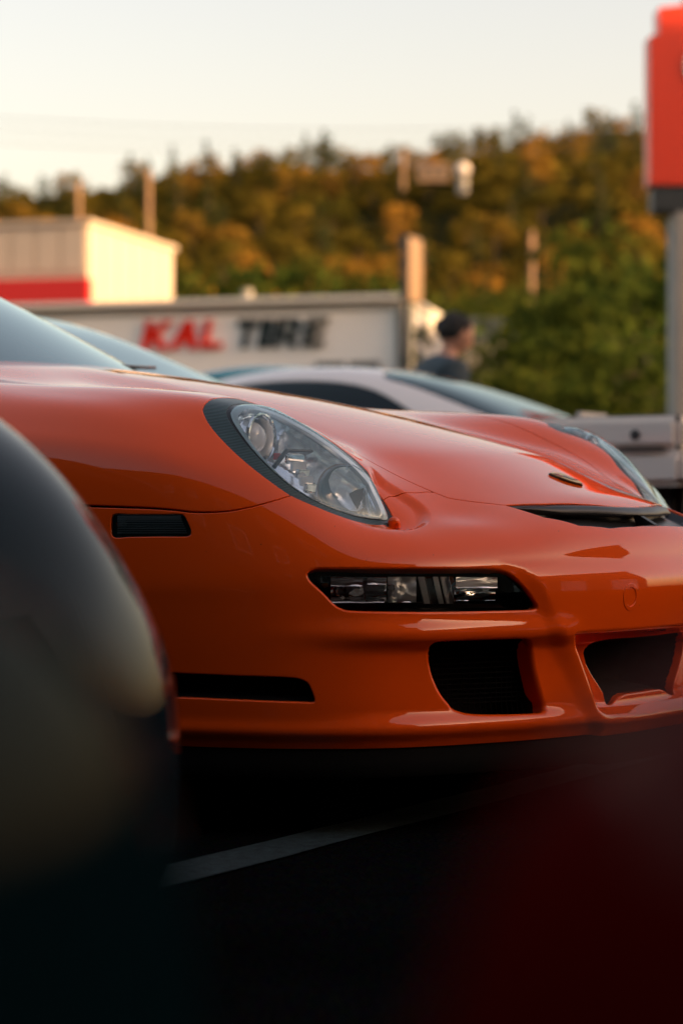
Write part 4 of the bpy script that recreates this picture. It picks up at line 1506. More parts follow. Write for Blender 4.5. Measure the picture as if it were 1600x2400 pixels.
def lsd(P): return LENS(P)
lens0, trim_c = lamp_in.clip(lambda P: lsd(P) - .0100)
trim_c, _ = trim_c.clip(lambda P: TRIM(P) + .0010)
gask_c = lens0
lens_c, gask_c = lens0.clip(lsd)
rim_c, bowl_c = lens_c.clip(lambda P: -(lsd(P) + .0120))
for mir in (False, True):
    lamp = panel('headlight', trim_c, hero_F, M['carbon'], hero, rim=.0015, depth=.012, mirror=mir, flip=FL, disp=lambda P: np.full(len(P), -.0005))
    panel('gasket', gask_c, hero_F, M['satin_black'], lamp, rim=.0005, depth=.01, mirror=mir, flip=FL, disp=lambda P: np.full(len(P), -.0016))
    panel('rim', rim_c, hero_F, M['silver_rim'], lamp, rim=.001, depth=.01, mirror=mir, flip=FL, disp=lambda P: -.0008 - .25 * np.maximum(0, -lsd(P) - .002))
    panel('lens', lens_c, hero_F, M['lens'], lamp, rim=.0025, depth=.003, mirror=mir, flip=FL, disp=lambda P: .0012 + .010 * (1 - np.exp(np.minimum(lsd(P), 0) / .02)))
    panel('reflector', bowl_c, hero_F, M['soft_chrome'], lamp, rim=0, mirror=mir, flip=FL, disp=lambda P: -.005 - .075 * smooth01(-(lsd(P) + .005) / .055) ** .8)
    panel('housing', gask_c, hero_F, M['void_black'], lamp, rim=.004, depth=.03, mirror=mir, flip=FL, disp=lambda P: np.full(len(P), -.012))
    if mir: break
    near_lamp = lamp
far_lamp = [o for o in bpy.data.objects if o.name.startswith('headlight') and o != near_lamp][0]
parts = []
mb = MB()                                           # projector: shroud ring and glass ball
c = inside(612, 1026, .062)
mb.lathe([(.0445, -.004), (.0460, .0), (.0446, .0035), (.0412, .0035), (.0392, 0), (.0380, -.02), (.033, -.045), (.028, -.05)], c=c, axis=(1, .0, .0), seg=56)
parts.append(mb.build('projector', M['chrome'], near_lamp, True))
mb = MB()
mb.ball(c + Vector((-.026, 0, 0)), .031, seg=32)
parts.append(mb.build('projector_lens', M['bulb'], near_lamp, True))
mb = MB()
c2 = inside(806, 1150, .055)
ax2 = Vector((.62, -.70, .22)).normalized()
mb.lathe([(.0475, -.004), (.050, .0), (.0500, .003), (.0465, .003), (.0460, -.002)], c=c2, axis=ax2, seg=56)
parts.append(mb.build('high_beam_ring', M['chrome'], near_lamp, True))
mb = MB()
mb.lathe([(.0465, .0), (.043, -.010), (.034, -.020), (.020, -.027), (.006, -.029), (.001, -.029)], c=c2, axis=ax2, seg=48)
parts.append(mb.build('high_beam_bowl', M['bowl_reflection'], near_lamp, True))
for k in range(5):                                  # stepped bright reflector between the two lamps
    mb = MB()
    p = inside(690 + 9 * k, 1076 + 17 * k, .034 + .003 * (k % 2))
    mb.box(p, (.010, .034 - .003 * k, .017), Matrix.Rotation(-.55 + .18 * (k % 3), 3, 'Z') @ Matrix.Rotation(.30 - .22 * (k % 2), 3, 'Y'), bevel=.0015)
    parts.append(mb.build('stepped_reflector', M['bright_reflector' if k % 2 else 'chrome'], near_lamp))
mb = MB()
mb.tube(inside(642, 1094, .035), inside(672, 1056, .045), .0045, seg=10)
mb.tube(inside(672, 1056, .045), inside(770, 1058, .055), .0035, .002, seg=10)
parts.append(mb.build('carrier', M['satin_black'], near_lamp, True))
mb = MB()
mb.box(inside(650, 1070, .055), (.004, .022, .012), bevel=.001)
parts.append(mb.build('corner_reflector', M['badge_red'], near_lamp))
mb = MB()
mb.tube(inside(575, 965, .03), inside(600, 955, .045), .006, seg=10)
mb.ball(inside(572, 968, .03), .008, seg=12)
parts.append(mb.build('position_bulb', M['bulb'], near_lamp, True))
for o in parts: mirrored(o, far_lamp)

# fog lamp / running lamp in the bumper
fsd = FOG
fl_c, _ = fog_in.clip(lambda P: fsd(P) + .0035)
fog = None
for mir in (False, True):
    f = panel('fog_lamp', fog_in, hero_F, M['satin_black'], hero, rim=0, mirror=mir, flip=FL, disp=lambda P: -.010 - .070 * smooth01(-fsd(P) / .014))
    panel('lens', fl_c, hero_F, M['fog_lens'], f, rim=.004, depth=.006, mirror=mir, flip=FL, disp=lambda P: np.full(len(P), -.011))
    if fog is None: fog = f
    else: fog2 = f
parts = []
def quad_plate(name, px, back, m, bev=.0008, th=.002):
    pts = [inside(x, y, back if not isinstance(back, (list, tuple)) else back[i]) for i, (x, y) in enumerate(px)]
    n = (pts[1] - pts[0]).cross(pts[2] - pts[0]).normalized()
    mb = MB()
    mb.prism(pts, n * th)
    parts.append(mb.build(name, m, fog))
def strip(name, x0, x1, y0, y1, back, m, nx=12, wav=.004, seedk=0):
    """Curved mirror strip with a gently rippled face."""
    vs, fs = [], []
    ny = 6
    for i in range(nx + 1):
        for j in range(ny + 1):
            x, y = x0 + (x1 - x0) * i / nx, y0 + (y1 - y0) * j / ny
            b = back + wav * math.sin(i * 1.1 + seedk) * math.cos(j * .9 + seedk * 2) + .004 * (1 - ((j / ny - .5) * 2) ** 2) + .014 * (.5 - j / ny) + .0022 * math.sin(j * 2.1 + i * .55 + seedk)
            vs.append(inside(x, y, b))
    for i in range(nx):
        for j in range(ny):
            k = i * (ny + 1) + j
            fs.append((k, k + 1, k + ny + 2, k + ny + 1))
    parts.append(link(name, mesh_np(name, [tuple(v) for v in vs], None, fs), fog, m))
strip('reflector', 775, 905, 1353, 1412, .022, M['chrome'], 14, .0030, 1)
strip('reflector', 860, 905, 1354, 1370, .014, M['bright_reflector'], 6, .002, 6)
strip('reflector', 775, 900, 1400, 1413, .013, M['bright_reflector'], 10, .0015, 7)
strip('reflector', 908, 975, 1352, 1412, .021, M['bright_reflector'], 8, .003, 2)
strip('reflector', 1068, 1165, 1353, 1378, .018, M['bright_reflector'], 10, .001, 3)
strip('reflector', 1068, 1160, 1380, 1408, .020, M['chrome'], 10, .001, 5)
strip('reflector', 775, 850, 1354, 1374, .016, M['bright_reflector'], 8, .002, 4)
for x0, x1, bk in ((980, 994, .020), (997, 1010, .026), (1015, 1026, .020), (1032, 1048, .026), (1052, 1062, .02)):
    quad_plate('light_guide', [(x0, 1352), (x1, 1352), (x1 + 14, 1415), (x0 + 14, 1415)], (bk, bk + .006, bk, bk - .006), M['bright_reflector' if x0 in (980, 1015, 1032) else 'chrome'])
quad_plate('lower_ledge', [(770, 1416), (1170, 1416), (1180, 1424), (790, 1426)], .020, M['black_trim'])
mb = MB()
for x, y, r in ((797, 1383, .011), (918, 1378, .007), (1066, 1384, .009)):
    p = inside(x, y, .022)
    mb.lathe([(r, -.012), (r, 0), (r * .85, .002), (r * .6, 0), (r * .55, -.01)], c=p, axis=(.7, -.7, 0), seg=24)
parts.append(mb.build('bulb_holder', M['chrome'], fog, True))
mb = MB()
mb.tube(inside(862, 1379, .018), inside(900, 1379, .02), .005, seg=14)
mb.ball(inside(862, 1379, .018), .0055, seg=14)
parts.append(mb.build('bulb', M['bulb'], fog, True))
mb = MB()
mb.ball(inside(762, 1372, .028), .006, scale=(1, 1, .7), seg=12)
parts.append(mb.build('amber_bulb', M['amber'], fog, True))
for o in parts: mirrored(o, fog2)

# side marker lamps
M['marker_back'] = mat('marker_back', (0.05, 0.12, 0.13), rough=.3)
ml_c, _ = mark_in.clip(lambda P: MARKER(P) + .003)
parts = []
for mir in (False, True):
    s = panel('side_marker', mark_in, hero_F, M['marker_back'], hero, rim=0, mirror=mir, flip=FL, disp=lambda P: -.004 - .012 * smooth01(-MARKER(P) / .008))
    panel('lens', ml_c, hero_F, M['smoked_lens'], s, rim=.003, depth=.004, mirror=mir, flip=FL, disp=lambda P: np.full(len(P), -.0015))
    if not mir: mk = s
    else: mk2 = s
for k in range(8):
    mb = MB()
    y = 1211 + k * 5.4
    mb.tube(inside(276, y + .5, .006), inside(424 + k * 2.0, y, .006), .0014 if k > 1 else .0022, seg=6)
    parts.append(mb.build('rib', M['silver_rim'], mk, True))
mb = MB()
mb.box(inside(285, 1228, .012), (.022, .01, .012), bevel=.003)
parts.append(mb.build('bulb', M['soft_chrome'], mk))
for o in parts: mirrored(o, mk2)

# black air outlet between hood and bumper
def lipz(P): return slit_sd(P)
sl = panel('air_outlet', slit_in, hero_F, M['black_trim'], hero, rim=0, flip=FL, both=True, skip=skip0, disp=lambda P: -.003 - .020 * smooth01(-slit_sd(P) / .016))
lip_p = [(u + .010, v) for u, v in HOODLINE[:5]]
vs, fs = [], []
vv = np.linspace(-.335, .335, 60)
for v in vv:
    u = float(tab(np.array(abs(v)), [p[1] for p in HOODLINE[:5]], [p[0] for p in HOODLINE[:5]]))
    e = 1 - smooth01(np.array((abs(v) - .22) / .115)) * .85
    z = float(top_z(np.array(u), np.array(abs(v))))
    for du, dz in ((.004, -.010), (-.002, -.0045), (-.010 * e - .002, -.0065), (-.020 * e - .002, -.0145 * e - .004), (-.0185 * e - .001, -.0185 * e - .004), (0.0, -.022)):
        vs.append((-(u + du), -v, z + dz))
for i in range(len(vv) - 1):
    for j in range(5):
        k = i * 6 + j
        fs.append((k, k + 1, k + 7, k + 6))
link('outlet_lip', mesh_np('outlet_lip', vs, None, fs), sl, M['black_trim'])
for s in (-1, 1):
    mb = MB()
    p = MINV @ at(1499, 1199, 4.66)
    y = p.y
    mb.prism([(-.080, s * y - .003, .536), (-.042, s * y - .003, .538), (-.092, s * y - .003, .566)], (0, .006, 0))
    mb.build('strut', M['black_trim'], sl)

# nozzle of the lamp washer, under the near lamp's tip
for s in (1, -1):
    mb = MB()
    p = inside(925, 1231, -.004)
    p.y *= s
    mb.tube(p + Vector((-.002, 0, -.012)), p + Vector((-.002, 0, .006)), .0105, .0105, seg=24)
    mb.ball(p + Vector((-.002, 0, .006)), .0105, scale=(1, 1, .85), seg=24)
    mb.box(p + Vector((.009, -s * .004, -.001)), (.006, .009, .010), bevel=.001)
    mb.build('washer_nozzle', M['orange'], hero, True)
    mb = MB()
    mb.box(p + Vector((-.004, 0, -.0125)), (.075, .040, .003), Matrix.Rotation(s * -.5, 3, 'Z') @ Matrix.Rotation(.25, 3, 'X'), bevel=.001)
    mb.build('washer_plate', M['orange'], hero)

# crest on the hood: gold shield in a dark edge
hoodo = [o for o in bpy.data.objects if o.name == 'hood'][0]
SH = [(-.026, .030), (-.012, .0335), (0, .0345), (.012, .0335), (.026, .030), (.0275, .010), (.024, -.010), (.014, -.026), (0, -.0345), (-.014, -.026), (-.024, -.010), (-.0275, .010)]
cu = 0.232
cz = float(top_z(np.array(cu), np.array(0.)))
ang = math.atan2(float(top_z(np.array(cu + .03), np.array(0.))) - float(top_z(np.array(cu - .03), np.array(0.))), .06)
def crest_pt(x, y, h):      # x across, y up the shield (towards the screen)
    return Vector((-cu - y * math.cos(ang) - h * math.sin(ang) * -1 * -1 * 0, x, cz + y * math.sin(ang))) + Vector((math.sin(ang), 0, math.cos(ang))) * h
mb = MB()
mb.prism([crest_pt(x, y, -.002) for x, y in SH], crest_pt(0, 0, .0042) - crest_pt(0, 0, -.002))
crest = mb.build('crest_badge', M['badge_black'], hoodo)
mb = MB()
mb.prism([crest_pt(x * .93, y * .93, .0040) for x, y in SH], crest_pt(0, 0, .0016) - crest_pt(0, 0, 0))
mb.build('crest_plate', M['gold'], crest)
mb = MB()
for sx, sy in ((-1, 1), (1, -1)):
    for k in range(3):
        mb.prism([crest_pt(sx * (.004 + .007 * k), sy * .005, .0054), crest_pt(sx * (.0075 + .007 * k), sy * .005, .0054), crest_pt(sx * (.0075 + .007 * k), sy * (.024 if sy > 0 else .014), .0054), crest_pt(sx * (.004 + .007 * k), sy * (.024 if sy > 0 else .014), .0054)], crest_pt(0, 0, .0008) - crest_pt(0, 0, 0))
mb.build('crest_stripes', M['badge_red'], crest)
mb = MB()
mb.prism([crest_pt(x * .30, y * .34, .0054) for x, y in SH], crest_pt(0, 0, .0012) - crest_pt(0, 0, 0))
mb.build('crest_centre', M['badge_black'], crest)

# rubber lip under the bumper, wheels, floor
aa = np.linspace(-11.2, 11.2, 160)
e0 = hero_F(np.stack([np.abs(aa), np.zeros_like(aa)], 1))
e0[:, 1] *= np.where(aa < 0, -1, 1)
rad = np.stack([e0[:, 0] + 1.2, e0[:, 1], np.zeros(len(aa))], 1)
rad /= np.linalg.norm(rad, axis=1)[:, None]
vs = np.concatenate([e0 - rad * i + [0, 0, dz] for i, dz in ((.006, .004), (.003, -.006), (.000, -.022), (-.004, -.050), (.004, -.054), (.03, -.050))])
n = len(aa)
fs = [(k * n + i, k * n + i + 1, (k + 1) * n + i + 1, (k + 1) * n + i) for k in range(5) for i in range(n - 1)]
link('rubber_lip', mesh_np('rubber_lip', vs, None, fs), hero, M['rubber'])
mb = MB()
mb.box((-2.1, 0, .16), (3.6, 1.3, .04))
mb.build('floor_pan', M['void_black'], hero)
mb = MB()
mb.box((-.55, 0, .34), (.5, 1.3, .34), bevel=.05)
mb.box((-1.7, 0, .45), (.4, 1.6, .5), bevel=.05)
mb.build('bulkhead', M['void_black'], hero)
for x in (-1.02, -3.375):
    for s in (-1, 1):
        add_wheel(hero, x, s * (.775), r=.325, w=.25, m_rim=M['badge_black'], spokes=5)

# rest of the body
HS = [(1.40, .86, .20, .78, .86, .60), (1.47, .885, .17, .82, .893, .62), (1.62, .89, .17, .845, .965, .60), (1.95, .885, .17, .875, 1.125, .545), (2.22, .88, .17, .885, 1.225, .515),
      (2.55, .88, .17, .89, 1.27, .50), (2.95, .89, .17, .89, 1.26, .49), (3.35, .92, .18, .87, 1.175, .48), (3.75, .92, .20, .84, 1.02, .52), (4.08, .90, .24, .80, .90, .58), (4.32, .82, .28, .70, .78, .55), (4.44, .68, .32, .56, .62, .5), (4.42, .5, .4, .48, .5, .4)]
def sweepF(F0, u0, u1, k):
    def F(P):
        X = F0(P)
        u = -X[:, 0]
        g = smooth01((u - u0 + .35) / .35) * smooth01((u1 - u) / .5) * smooth01((X[:, 2] - .80) / .1)
        X[:, 0] -= k * g * (np.abs(X[:, 1]) / .6) ** 2
        return X
    return F
HF = sweepF(shell_surface(HS, 0.0), 1.42, 2.6, .16)
hs = np.array([.28, .14])
c = grid_cut(np.linspace(0, 12, 12 * 8 + 1), np.linspace(0, 8, 57))
_, c = c.clip(lambda P: np.where(np.abs(HF(P)[:, 1]) > .45, np.hypot(HF(P)[:, 0] + 3.375, HF(P)[:, 2] - .33) - .37, 1.))
for wname, poly in (('windshield', [(.3, -.2), (.3, 1.6), (.55, 2.2), (2.6, 2.02), (4.0, 1.7), (4.1, -.2)]), ('side_window', [(1.6, 3.65), (2.2, 3.1), (4.0, 2.35), (5.2, 2.2), (6.6, 2.4), (7.6, 3.3), (7.4, 3.65), (5, 3.75)]), ('rear_window', [(6.6, -.2), (6.7, 1.6), (7.4, 1.9), (8.2, 1.7), (8.4, -.2)])):
    V = closed_spline(np.array(poly) * hs, 4)
    fn = lambda P, V=V: poly_sdf(P * hs, V)
    w_, c = c.clip(fn)
    seal, w_ = w_.clip(lambda P: -(fn(P) + .014))
    panel('window_seal', seal, HF, M['satin_black'], hero, rim=.001, depth=.003, skip=skip0, disp=lambda P: np.full(len(P), -.002), both=True)
    panel(wname, w_, HF, M['windscreen'], hero, rim=.001, depth=.003, skip=skip0, disp=lambda P: np.full(len(P), -.003), both=True)
door, c = c.clip(lambda P: rbox(P, 1.0, 5.9, 3.3, 7.3, .06, .28, .14))
for mir in (False, True):
    d = panel('door', door, HF, M['orange'], hero, rim=.003, depth=.01, skip=skip0, mirror=mir)
    mb = MB()
    s = -1 if not mir else 1
    mb.box((-2.62, s * .885, .74), (.17, .03, .03), bevel=.01)
    mb.build('handle', M['orange'], d, True)
    if mir: continue
    mb = MB()
    mb.ball((-1.95, s * .97, .95), .085, scale=(.7, 1.15, .75), seg=20)
    mb.tube((-1.95, s * .84, .90), (-1.95, s * .93, .94), .02, seg=10)
    mb.build('mirror', M['orange'], hero, True)
panel('rear_body', c, HF, M['orange'], hero, rim=.004, depth=.01, skip=skip0, both=True)
mb = MB()
for y0, y1 in ((.05, .62), (-.45, .10)):
    pts = [(-(1.47 + .16 * (y / .6) ** 2 + .05), y, float(.905 + .02 * (y / .6) ** 2)) for y in np.linspace(y0, y1, 7)]
    for a, b in zip(pts[:-1], pts[1:]): mb.tube(a, b, .005, seg=8)
mb.build('wiper', M['satin_black'], hero, True)
mb = MB()
mb.box((-2.3, .36, .62), (.5, .5, .16), bevel=.05)
mb.box((-2.6, .36, .86), (.14, .46, .5), bevel=.06)
mb.box((-2.3, -.36, .62), (.5, .5, .16), bevel=.05)
mb.box((-2.6, -.36, .86), (.14, .46, .5), bevel=.06)
mb.box((-1.78, 0, .80), (.30, 1.25, .12), bevel=.05)
mb.build('cabin', M['interior'], hero)
# ------------------------------------------------------------------ the other cars
def spot(rz, ref, px, d):
    """Ground position so that the car-frame point ref = (u, v) shows at photo column px, d metres ahead."""
    p = at(px, 0, d)
    q = Matrix.Rotation(rz, 3, 'Z') @ Vector((-ref[0], -ref[1], 0))
    return (p.x - q.x, d - q.y, 0)
def scaled(st, ku=1.0, kv=1.0, kz=1.0, z0=0.0):
    return [(u * ku, w * kv, zs * kz, zb * kz + z0, zt * kz + z0, wr * kv) for u, w, zs, zb, zt, wr in st]
LAMP = [('headlight', 2.5, 3.35, 4.0, 5.0, None)]
def lamps(m='fog_lens'):
    return (('headlight', 1.75, 2.75, 3.35, 4.45, M[m]), ('tail_light', 13.6, 14.6, 3.7, 4.8, M['badge_red']))

# silver-blue coupe in the next bay
st = [(0.03, .45, .42, .48, .49, .36), (0.0, .58, .27, .60, .63, .42), (.08, .74, .20, .70, .75, .52), (.32, .83, .18, .79, .845, .60), (.75, .86, .18, .86, .915, .66),
      (1.15, .87, .18, .91, .965, .68), (1.32, .875, .18, .93, 1.01, .65), (1.78, .88, .18, .95, 1.22, .58), (2.08, .88, .18, .96, 1.30, .555), (2.6, .88, .18, .96, 1.33, .55)] + BASE[10:]
st = [((1.15 - (1.15 - s[0]) * .70) if s[0] < 1.15 and i < 6 else s[0], *s[1:]) for i, s in enumerate(st)]
make_car('coupe', 'silver blue coupe parked right behind the orange car, pale sky in its windscreen', 'car', M['silver_paint'], st, spot(CAR_RZ, (1.15, 0), 452, 8.0), CAR_RZ, (1.0, 3.45),
         WINS, lamps(), plan=.22, glass=M['windscreen'], na=6, nb=5, roof_m=(8.0, 10.2, 2.0, M['black_paint']))

# white low coupe further back
WC = [(0.03, .45, .42, .46, .47, .36), (0.0, .58, .25, .50, .53, .42), (.10, .76, .18, .58, .61, .55), (.40, .84, .16, .66, .71, .62), (.80, .86, .16, .74, .80, .66),
      (1.15, .87, .16, .81, .89, .68), (1.45, .875, .16, .86, 1.02, .64), (1.85, .88, .16, .88, 1.175, .57), (2.2, .88, .16, .89, 1.265, .54), (2.6, .88, .16, .90, 1.29, .53),
      (3.0, .88, .16, .91, 1.265, .52), (3.5, .88, .18, .91, 1.14, .53), (3.9, .87, .20, .90, 1.01, .58), (4.2, .83, .23, .86, .92, .62), (4.36, .76, .30, .75, .80, .58), (4.42, .62, .38, .60, .63, .5), (4.38, .45, .45, .50, .51, .36)]
make_car('coupe', 'white low coupe with dark side glass, behind the silver blue coupe', 'car', M['white_paint'], WC, spot(CAR_RZ + R(6), (2.5, 0), 850, 11.9), CAR_RZ + R(6), (.95, 3.4), WINS, lamps(), plan=.2, na=6, nb=5)

# teal car whose roof shows over the white coupe
make_car('hatchback', 'teal car whose roof just shows over the white coupe, below the black letters', 'car', M['teal_paint'], scaled(BASE, .95, 1, 1.09), spot(CAR_RZ + R(4), (2.55, 0), 610, 14.6), CAR_RZ + R(4), (.9, 3.3), WINS, lamps(), plan=.2, na=5, nb=4)

# cream open-topped off-roader at the right, parked the other way round
orz = CAR_RZ + math.pi
q = at(1596, 0, 8.24)
q = Vector((q.x, q.y, 0)) - Matrix.Rotation(orz, 3, 'Z') @ Vector((-1.70, .75, 0))
orr = thing('off_roader', 'cream open-topped off-roader with pale headrests, beyond the nose of the orange car', 'car', q, orz)
mb = MB()
for s in (-1, 1): mb.box((-.50, s * .73, .845), (2.38, .05, .115), bevel=.022)
mb.box((-1.68, 0, .845), (.05, 1.46, .115), bevel=.022)
mb.box((1.10, 0, .80), (1.15, 1.46, .20), bevel=.05)
mb.build('tub', M['cream_paint'], orr)
mb = MB()
for s in (-1, 1):
    mb.box((-.50, s * .735, .722), (2.42, .06, .125), bevel=.025)
mb.box((-1.70, 0, .722), (.10, 1.50, .125), bevel=.03)
mb.build('lower_panel', M['cream_paint'], orr)
mb = MB()
mb.box((-.1, 0, .60), (3.1, 1.30, .30), bevel=.03)
mb.box((-.5, 0, .79), (2.3, 1.40, .03))
mb.box((.44, 0, .90), (.12, 1.40, .14), bevel=.03)
mb.build('chassis', M['interior'], orr)
for x, y in ((-1.22, .46), (-1.10, .02), (-.45, .40), (-.45, -.40)):
    mb = MB()
    mb.box((x + .02, y, .80), (.12, .34, .14), bevel=.04)
    mb.box((x, y, .895), (.07, .26, .075), bevel=.025)
    mb.build('seat', M['cream_leather'], orr)
mb = MB()
mb.lathe([(.001, .006), (.017, .006), (.019, 0)], c=(-1.53, .755, .838), axis=(0, 1, 0), seg=20)
mb.build('fuel_cap', M['steel'], orr)
mb = MB()
mb.box((-1.55, .757, .788), (.18, .02, .014))
mb.box((-.6, .757, .792), (1.6, .012, .008))
mb.build('dark_trim', M['black_trim'], orr)
mb = MB()
mb.tube((-.9, .70, .895), (-1.66, .70, .895), .012, seg=8)
mb.tube((-1.66, .70, .895), (-1.66, -.70, .895), .012, seg=8)
mb.build('grab_rail', M['black_trim'], orr, True)
for s in (-1, 1):
    mb = MB()
    mb.box((-1.755, s * .62, .73), (.02, .10, .08), bevel=.01)
    mb.build('tail_light', M['badge_red'], orr)
    for x in (-1.25, 1.1): add_wheel(orr, x, s * .66, r=.34, w=.22)

# black car in the foreground at the left
BC = [(.03, .02, .10, .33, .35, .01), (.0, .36, .10, .34, .37, .30), (.0, .64, .10, .33, .445, .46), (.07, .80, .10, .40, .57, .56), (.22, .88, .12, .47, .68, .61), (.48, .90, .12, .52, .77, .62), (.78, .90, .13, .57, .82, .63), (1.05, .90, .14, .63, .86, .65),
      (1.22, .90, .16, .78, .89, .66), (1.34, .89, .16, .84, .97, .65), (1.7, .89, .16, .89, 1.22, .58), (2.0, .89, .16, .905, 1.31, .555), (2.5, .89, .16, .915, 1.34, .55), (3.0, .89, .18, .925, 1.28, .535), (3.4, .89, .19, .93, 1.10, .55),
      (3.7, .88, .20, .92, 1.0, .63), (3.9, .82, .23, .88, .93, .66), (4.02, .74, .30, .77, .82, .6), (4.06, .60, .38, .6, .63, .5), (4.02, .45, .45, .5, .51, .36)]
brz = R(-48)
bc, BF = make_car('sports_car', 'glossy black car in the left foreground, only its blurred rounded nose in the photo', 'car', M['black_paint'], scaled(BC, 1, .86, 1), (-.535, 2.13, 0), brz, (.90, 3.15), [(a, [(s + 3, t) for s, t in b], c) for a, b, c in WINS],
                  (('tail_light', 15.6, 16.6, 3.7, 4.8, M['badge_red']),), plan=.22, na=10, nb=9, rim_m=M['badge_black'])
# red car close beside the camera
RC = [(.02, .02, .13, .40, .42, .01), (.0, .45, .13, .43, .44, .34), (.012, .72, .13, .50, .505, .60), (.06, .84, .12, .57, .572, .74), (.16, .89, .12, .63, .632, .80), (.34, .90, .12, .68, .682, .82), (.78, .90, .14, .74, .745, .80)] + BC[8:]
RC = scaled(RC, 1, 1, .80)
RC2 = scaled(RC, 1, 1, 1.02)
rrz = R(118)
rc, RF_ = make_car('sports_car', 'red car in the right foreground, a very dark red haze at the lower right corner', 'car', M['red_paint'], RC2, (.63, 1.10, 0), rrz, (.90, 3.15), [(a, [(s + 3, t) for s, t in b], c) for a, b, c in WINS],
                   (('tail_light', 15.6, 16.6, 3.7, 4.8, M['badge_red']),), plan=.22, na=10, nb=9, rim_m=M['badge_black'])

# dark grey car nearest the camera on the left
M['grey_paint'] = paint_mat('dark_grey_paint', (0.0015, 0.007, 0.009), rough=.45, coat=.18, ior=1.14)
make_car('sports_car', 'dark grey car nearest the camera, a very blurred low shape at the lower left edge', 'car', M['grey_paint'], scaled(RC, 1, .84, 1), (-.675, 1.22, 0), R(76), (.90, 3.15), [(a, [(s + 3, t) for s, t in b], c) for a, b, c in WINS],
         (('tail_light', 15.6, 16.6, 3.7, 4.8, M['badge_red']),), plan=.22, na=10, nb=9, rim_m=M['badge_black'])

# ------------------------------------------------------------------ the person beyond the white coupe
M['skin'] = mat('skin', (0.50, 0.26, 0.17), rough=.55)
M['hair'] = mat('black_hair', (0.010, 0.012, 0.012), rough=.6, bump=(60, .6, .01))
M['jacket'] = mat('dark_teal_jacket', (0.035, 0.060, 0.075), rough=.8, noise=(18, .5))
M['jeans'] = mat('dark_trousers', (0.02, 0.025, 0.035), rough=.85)
pp = at(1030, 750, 14.2)
per = thing('person', 'person with short black hair and a dark jacket, head bowed, beyond the white coupe', 'person', (pp.x, 14.2, 0), R(112))
def skin_body(name, pts, edges, radii, m, parent, lev=2):
    me = bpy.data.meshes.new(name)
    me.from_pydata(pts, edges, [])
    o = link(name, me, parent, m)
    sk = o.modifiers.new('skin', 'SKIN')
    sk.use_smooth_shade = True
    for i, r in enumerate(radii):
        me.skin_vertices[0].data[i].radius = (r[0], r[1]) if isinstance(r, tuple) else (r, r)
    me.skin_vertices[0].data[0].use_root = True
    s = o.modifiers.new('smooth', 'SUBSURF')
    s.levels = s.render_levels = lev
    return o
# faces local -y; arms bent forward as if working at the car
P_ = [(0, 0, .92), (0, .01, 1.10), (0, 0, 1.28), (0, -.02, 1.42), (0, -.05, 1.50), (0, -.085, 1.58),
      (-.18, 0, 1.40), (-.24, -.02, 1.14), (-.22, -.22, 1.0), (-.20, -.30, .98), (.18, 0, 1.40), (.24, -.02, 1.14), (.22, -.22, 1.0), (.20, -.30, .98),
      (-.10, 0, .86), (-.11, -.01, .48), (-.11, .03, .08), (-.11, -.10, .03), (.10, 0, .86), (.11, -.01, .48), (.11, .03, .08), (.11, -.10, .03)]
E_ = [(0, 1), (1, 2), (2, 3), (3, 4), (4, 5), (3, 6), (6, 7), (7, 8), (8, 9), (3, 10), (10, 11), (11, 12), (12, 13), (0, 14), (14, 15), (15, 16), (16, 17), (0, 18), (18, 19), (19, 20), (20, 21)]
R_ = [(.16, .11), (.15, .11), (.17, .115), (.12, .09), .058, .055, .075, .055, .045, .035, .075, .055, .045, .035, .09, .062, .045, .04, .09, .062, .045, .04]
skin_body('body', P_, E_, R_, M['skin'], per)
hp = [(0, -.09, 1.57), (0, -.10, 1.63), (0, -.10, 1.68)]
me = bpy.data.meshes.new('head')
bm = bmesh.new()
bmesh.ops.create_uvsphere(bm, u_segments=32, v_segments=24, radius=1)
for v in bm.verts:
    x, y, z = v.co
    k = 1 - .18 * max(0, -z) ** 1.5                    # narrower jaw
    q = Vector((x * .078 * k, y * .098, z * .118))
    if y < -.55:
        q.y -= .022 * math.exp(-((x / .16) ** 2) - ((z + .12) / .20) ** 2)     # nose
        q.y += .010 * (math.exp(-(((x - .38) / .16) ** 2) - ((z - .08) / .12) ** 2) + math.exp(-(((x + .38) / .16) ** 2) - ((z - .08) / .12) ** 2))   # eye sockets
        q.y -= .006 * math.exp(-((x / .28) ** 2) - ((z + .50) / .07) ** 2)      # mouth
        q.y -= .010 * math.exp(-((x / .3) ** 2) - ((z + .85) / .14) ** 2)       # chin
    if abs(x) > .9 and -.35 < z < .3: q.x *= 1 + .20 * math.exp(-((y - .05) / .18) ** 2)
    v.co = q
rot = Matrix.Rotation(R(24), 4, 'X')
bmesh.ops.transform(bm, matrix=Matrix.Translation((0, -.115, 1.635)) @ rot, verts=bm.verts)
bm.to_mesh(me)
bm.free()
me.polygons.foreach_set('use_smooth', [True] * len(me.polygons))
hd = link('head', me, per, M['skin'])
mb = MB()
r_ = np.random.default_rng(3)
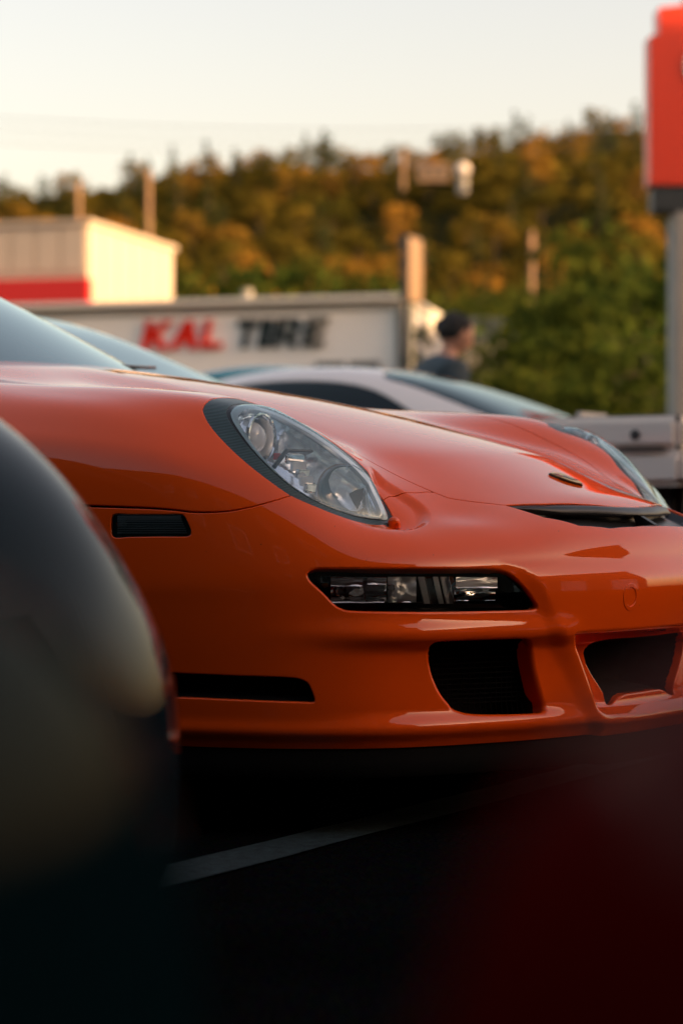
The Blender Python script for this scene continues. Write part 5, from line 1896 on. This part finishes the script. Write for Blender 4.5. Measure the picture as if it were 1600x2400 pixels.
mb.ball((0, -.088, 1.664), .094, scale=(.98, 1.14, .92), seg=24)
for k in range(120):
    d = r_.normal(size=3)
    d /= np.linalg.norm(d)
    if d[2] < -.3 or (d[1] < -.55 and d[2] < .25): continue
    c = Vector((0, -.09, 1.668)) + Vector((d[0] * .086, d[1] * .100, d[2] * .084))
    mb.ball(c, .016 + .007 * r_.random(), seg=6)
mb.build('hair', M['hair'], per, True)
skin_body('jacket', [(0, 0, .90), (0, .01, 1.10), (0, 0, 1.28), (0, -.015, 1.43), (0, -.04, 1.485), (-.18, 0, 1.40), (-.245, -.02, 1.14), (-.225, -.20, 1.01), (.18, 0, 1.40), (.245, -.02, 1.14), (.225, -.20, 1.01)],
          [(0, 1), (1, 2), (2, 3), (3, 4), (3, 5), (5, 6), (6, 7), (3, 8), (8, 9), (9, 10)], [(.185, .135), (.175, .13), (.195, .14), (.15, .115), (.085, .08), .10, .075, .062, .10, .075, .062], M['jacket'], per)
skin_body('trousers', [(0, 0, .93), (-.10, 0, .84), (-.11, -.01, .48), (-.11, .03, .10), (.10, 0, .84), (.11, -.01, .48), (.11, .03, .10)], [(0, 1), (1, 2), (2, 3), (0, 4), (4, 5), (5, 6)], [(.17, .125), .105, .078, .065, .105, .078, .065], M['jeans'], per)
for s in (-1, 1):
    mb = MB()
    hx, hy, hz = .20 * s, -.325, .975
    mb.ball((hx, hy, hz), .042, scale=(.75, 1.1, .45), seg=12)
    for k, (dx, ln) in enumerate(((-.027, .07), (-.009, .08), (.009, .076), (.027, .06))):
        a = Vector((hx + dx, hy - .035, hz))
        b = a + Vector((dx * .15, -ln * .55, -.006))
        mb.tube(a, b, .0085, .008, seg=8)
        mb.tube(b, b + Vector((0, -ln * .35, -.02)), .008, .0065, seg=8)
    mb.tube((hx - s * .03, hy, hz), (hx - s * .058, hy - .035, hz - .01), .0095, .0075, seg=8)
    mb.build('hand', M['skin'], per, True)
    mb = MB()
    mb.box((.11 * s, -.06, .045), (.095, .27, .09), bevel=.03)
    mb.build('shoe', M['rubber'], per, True)
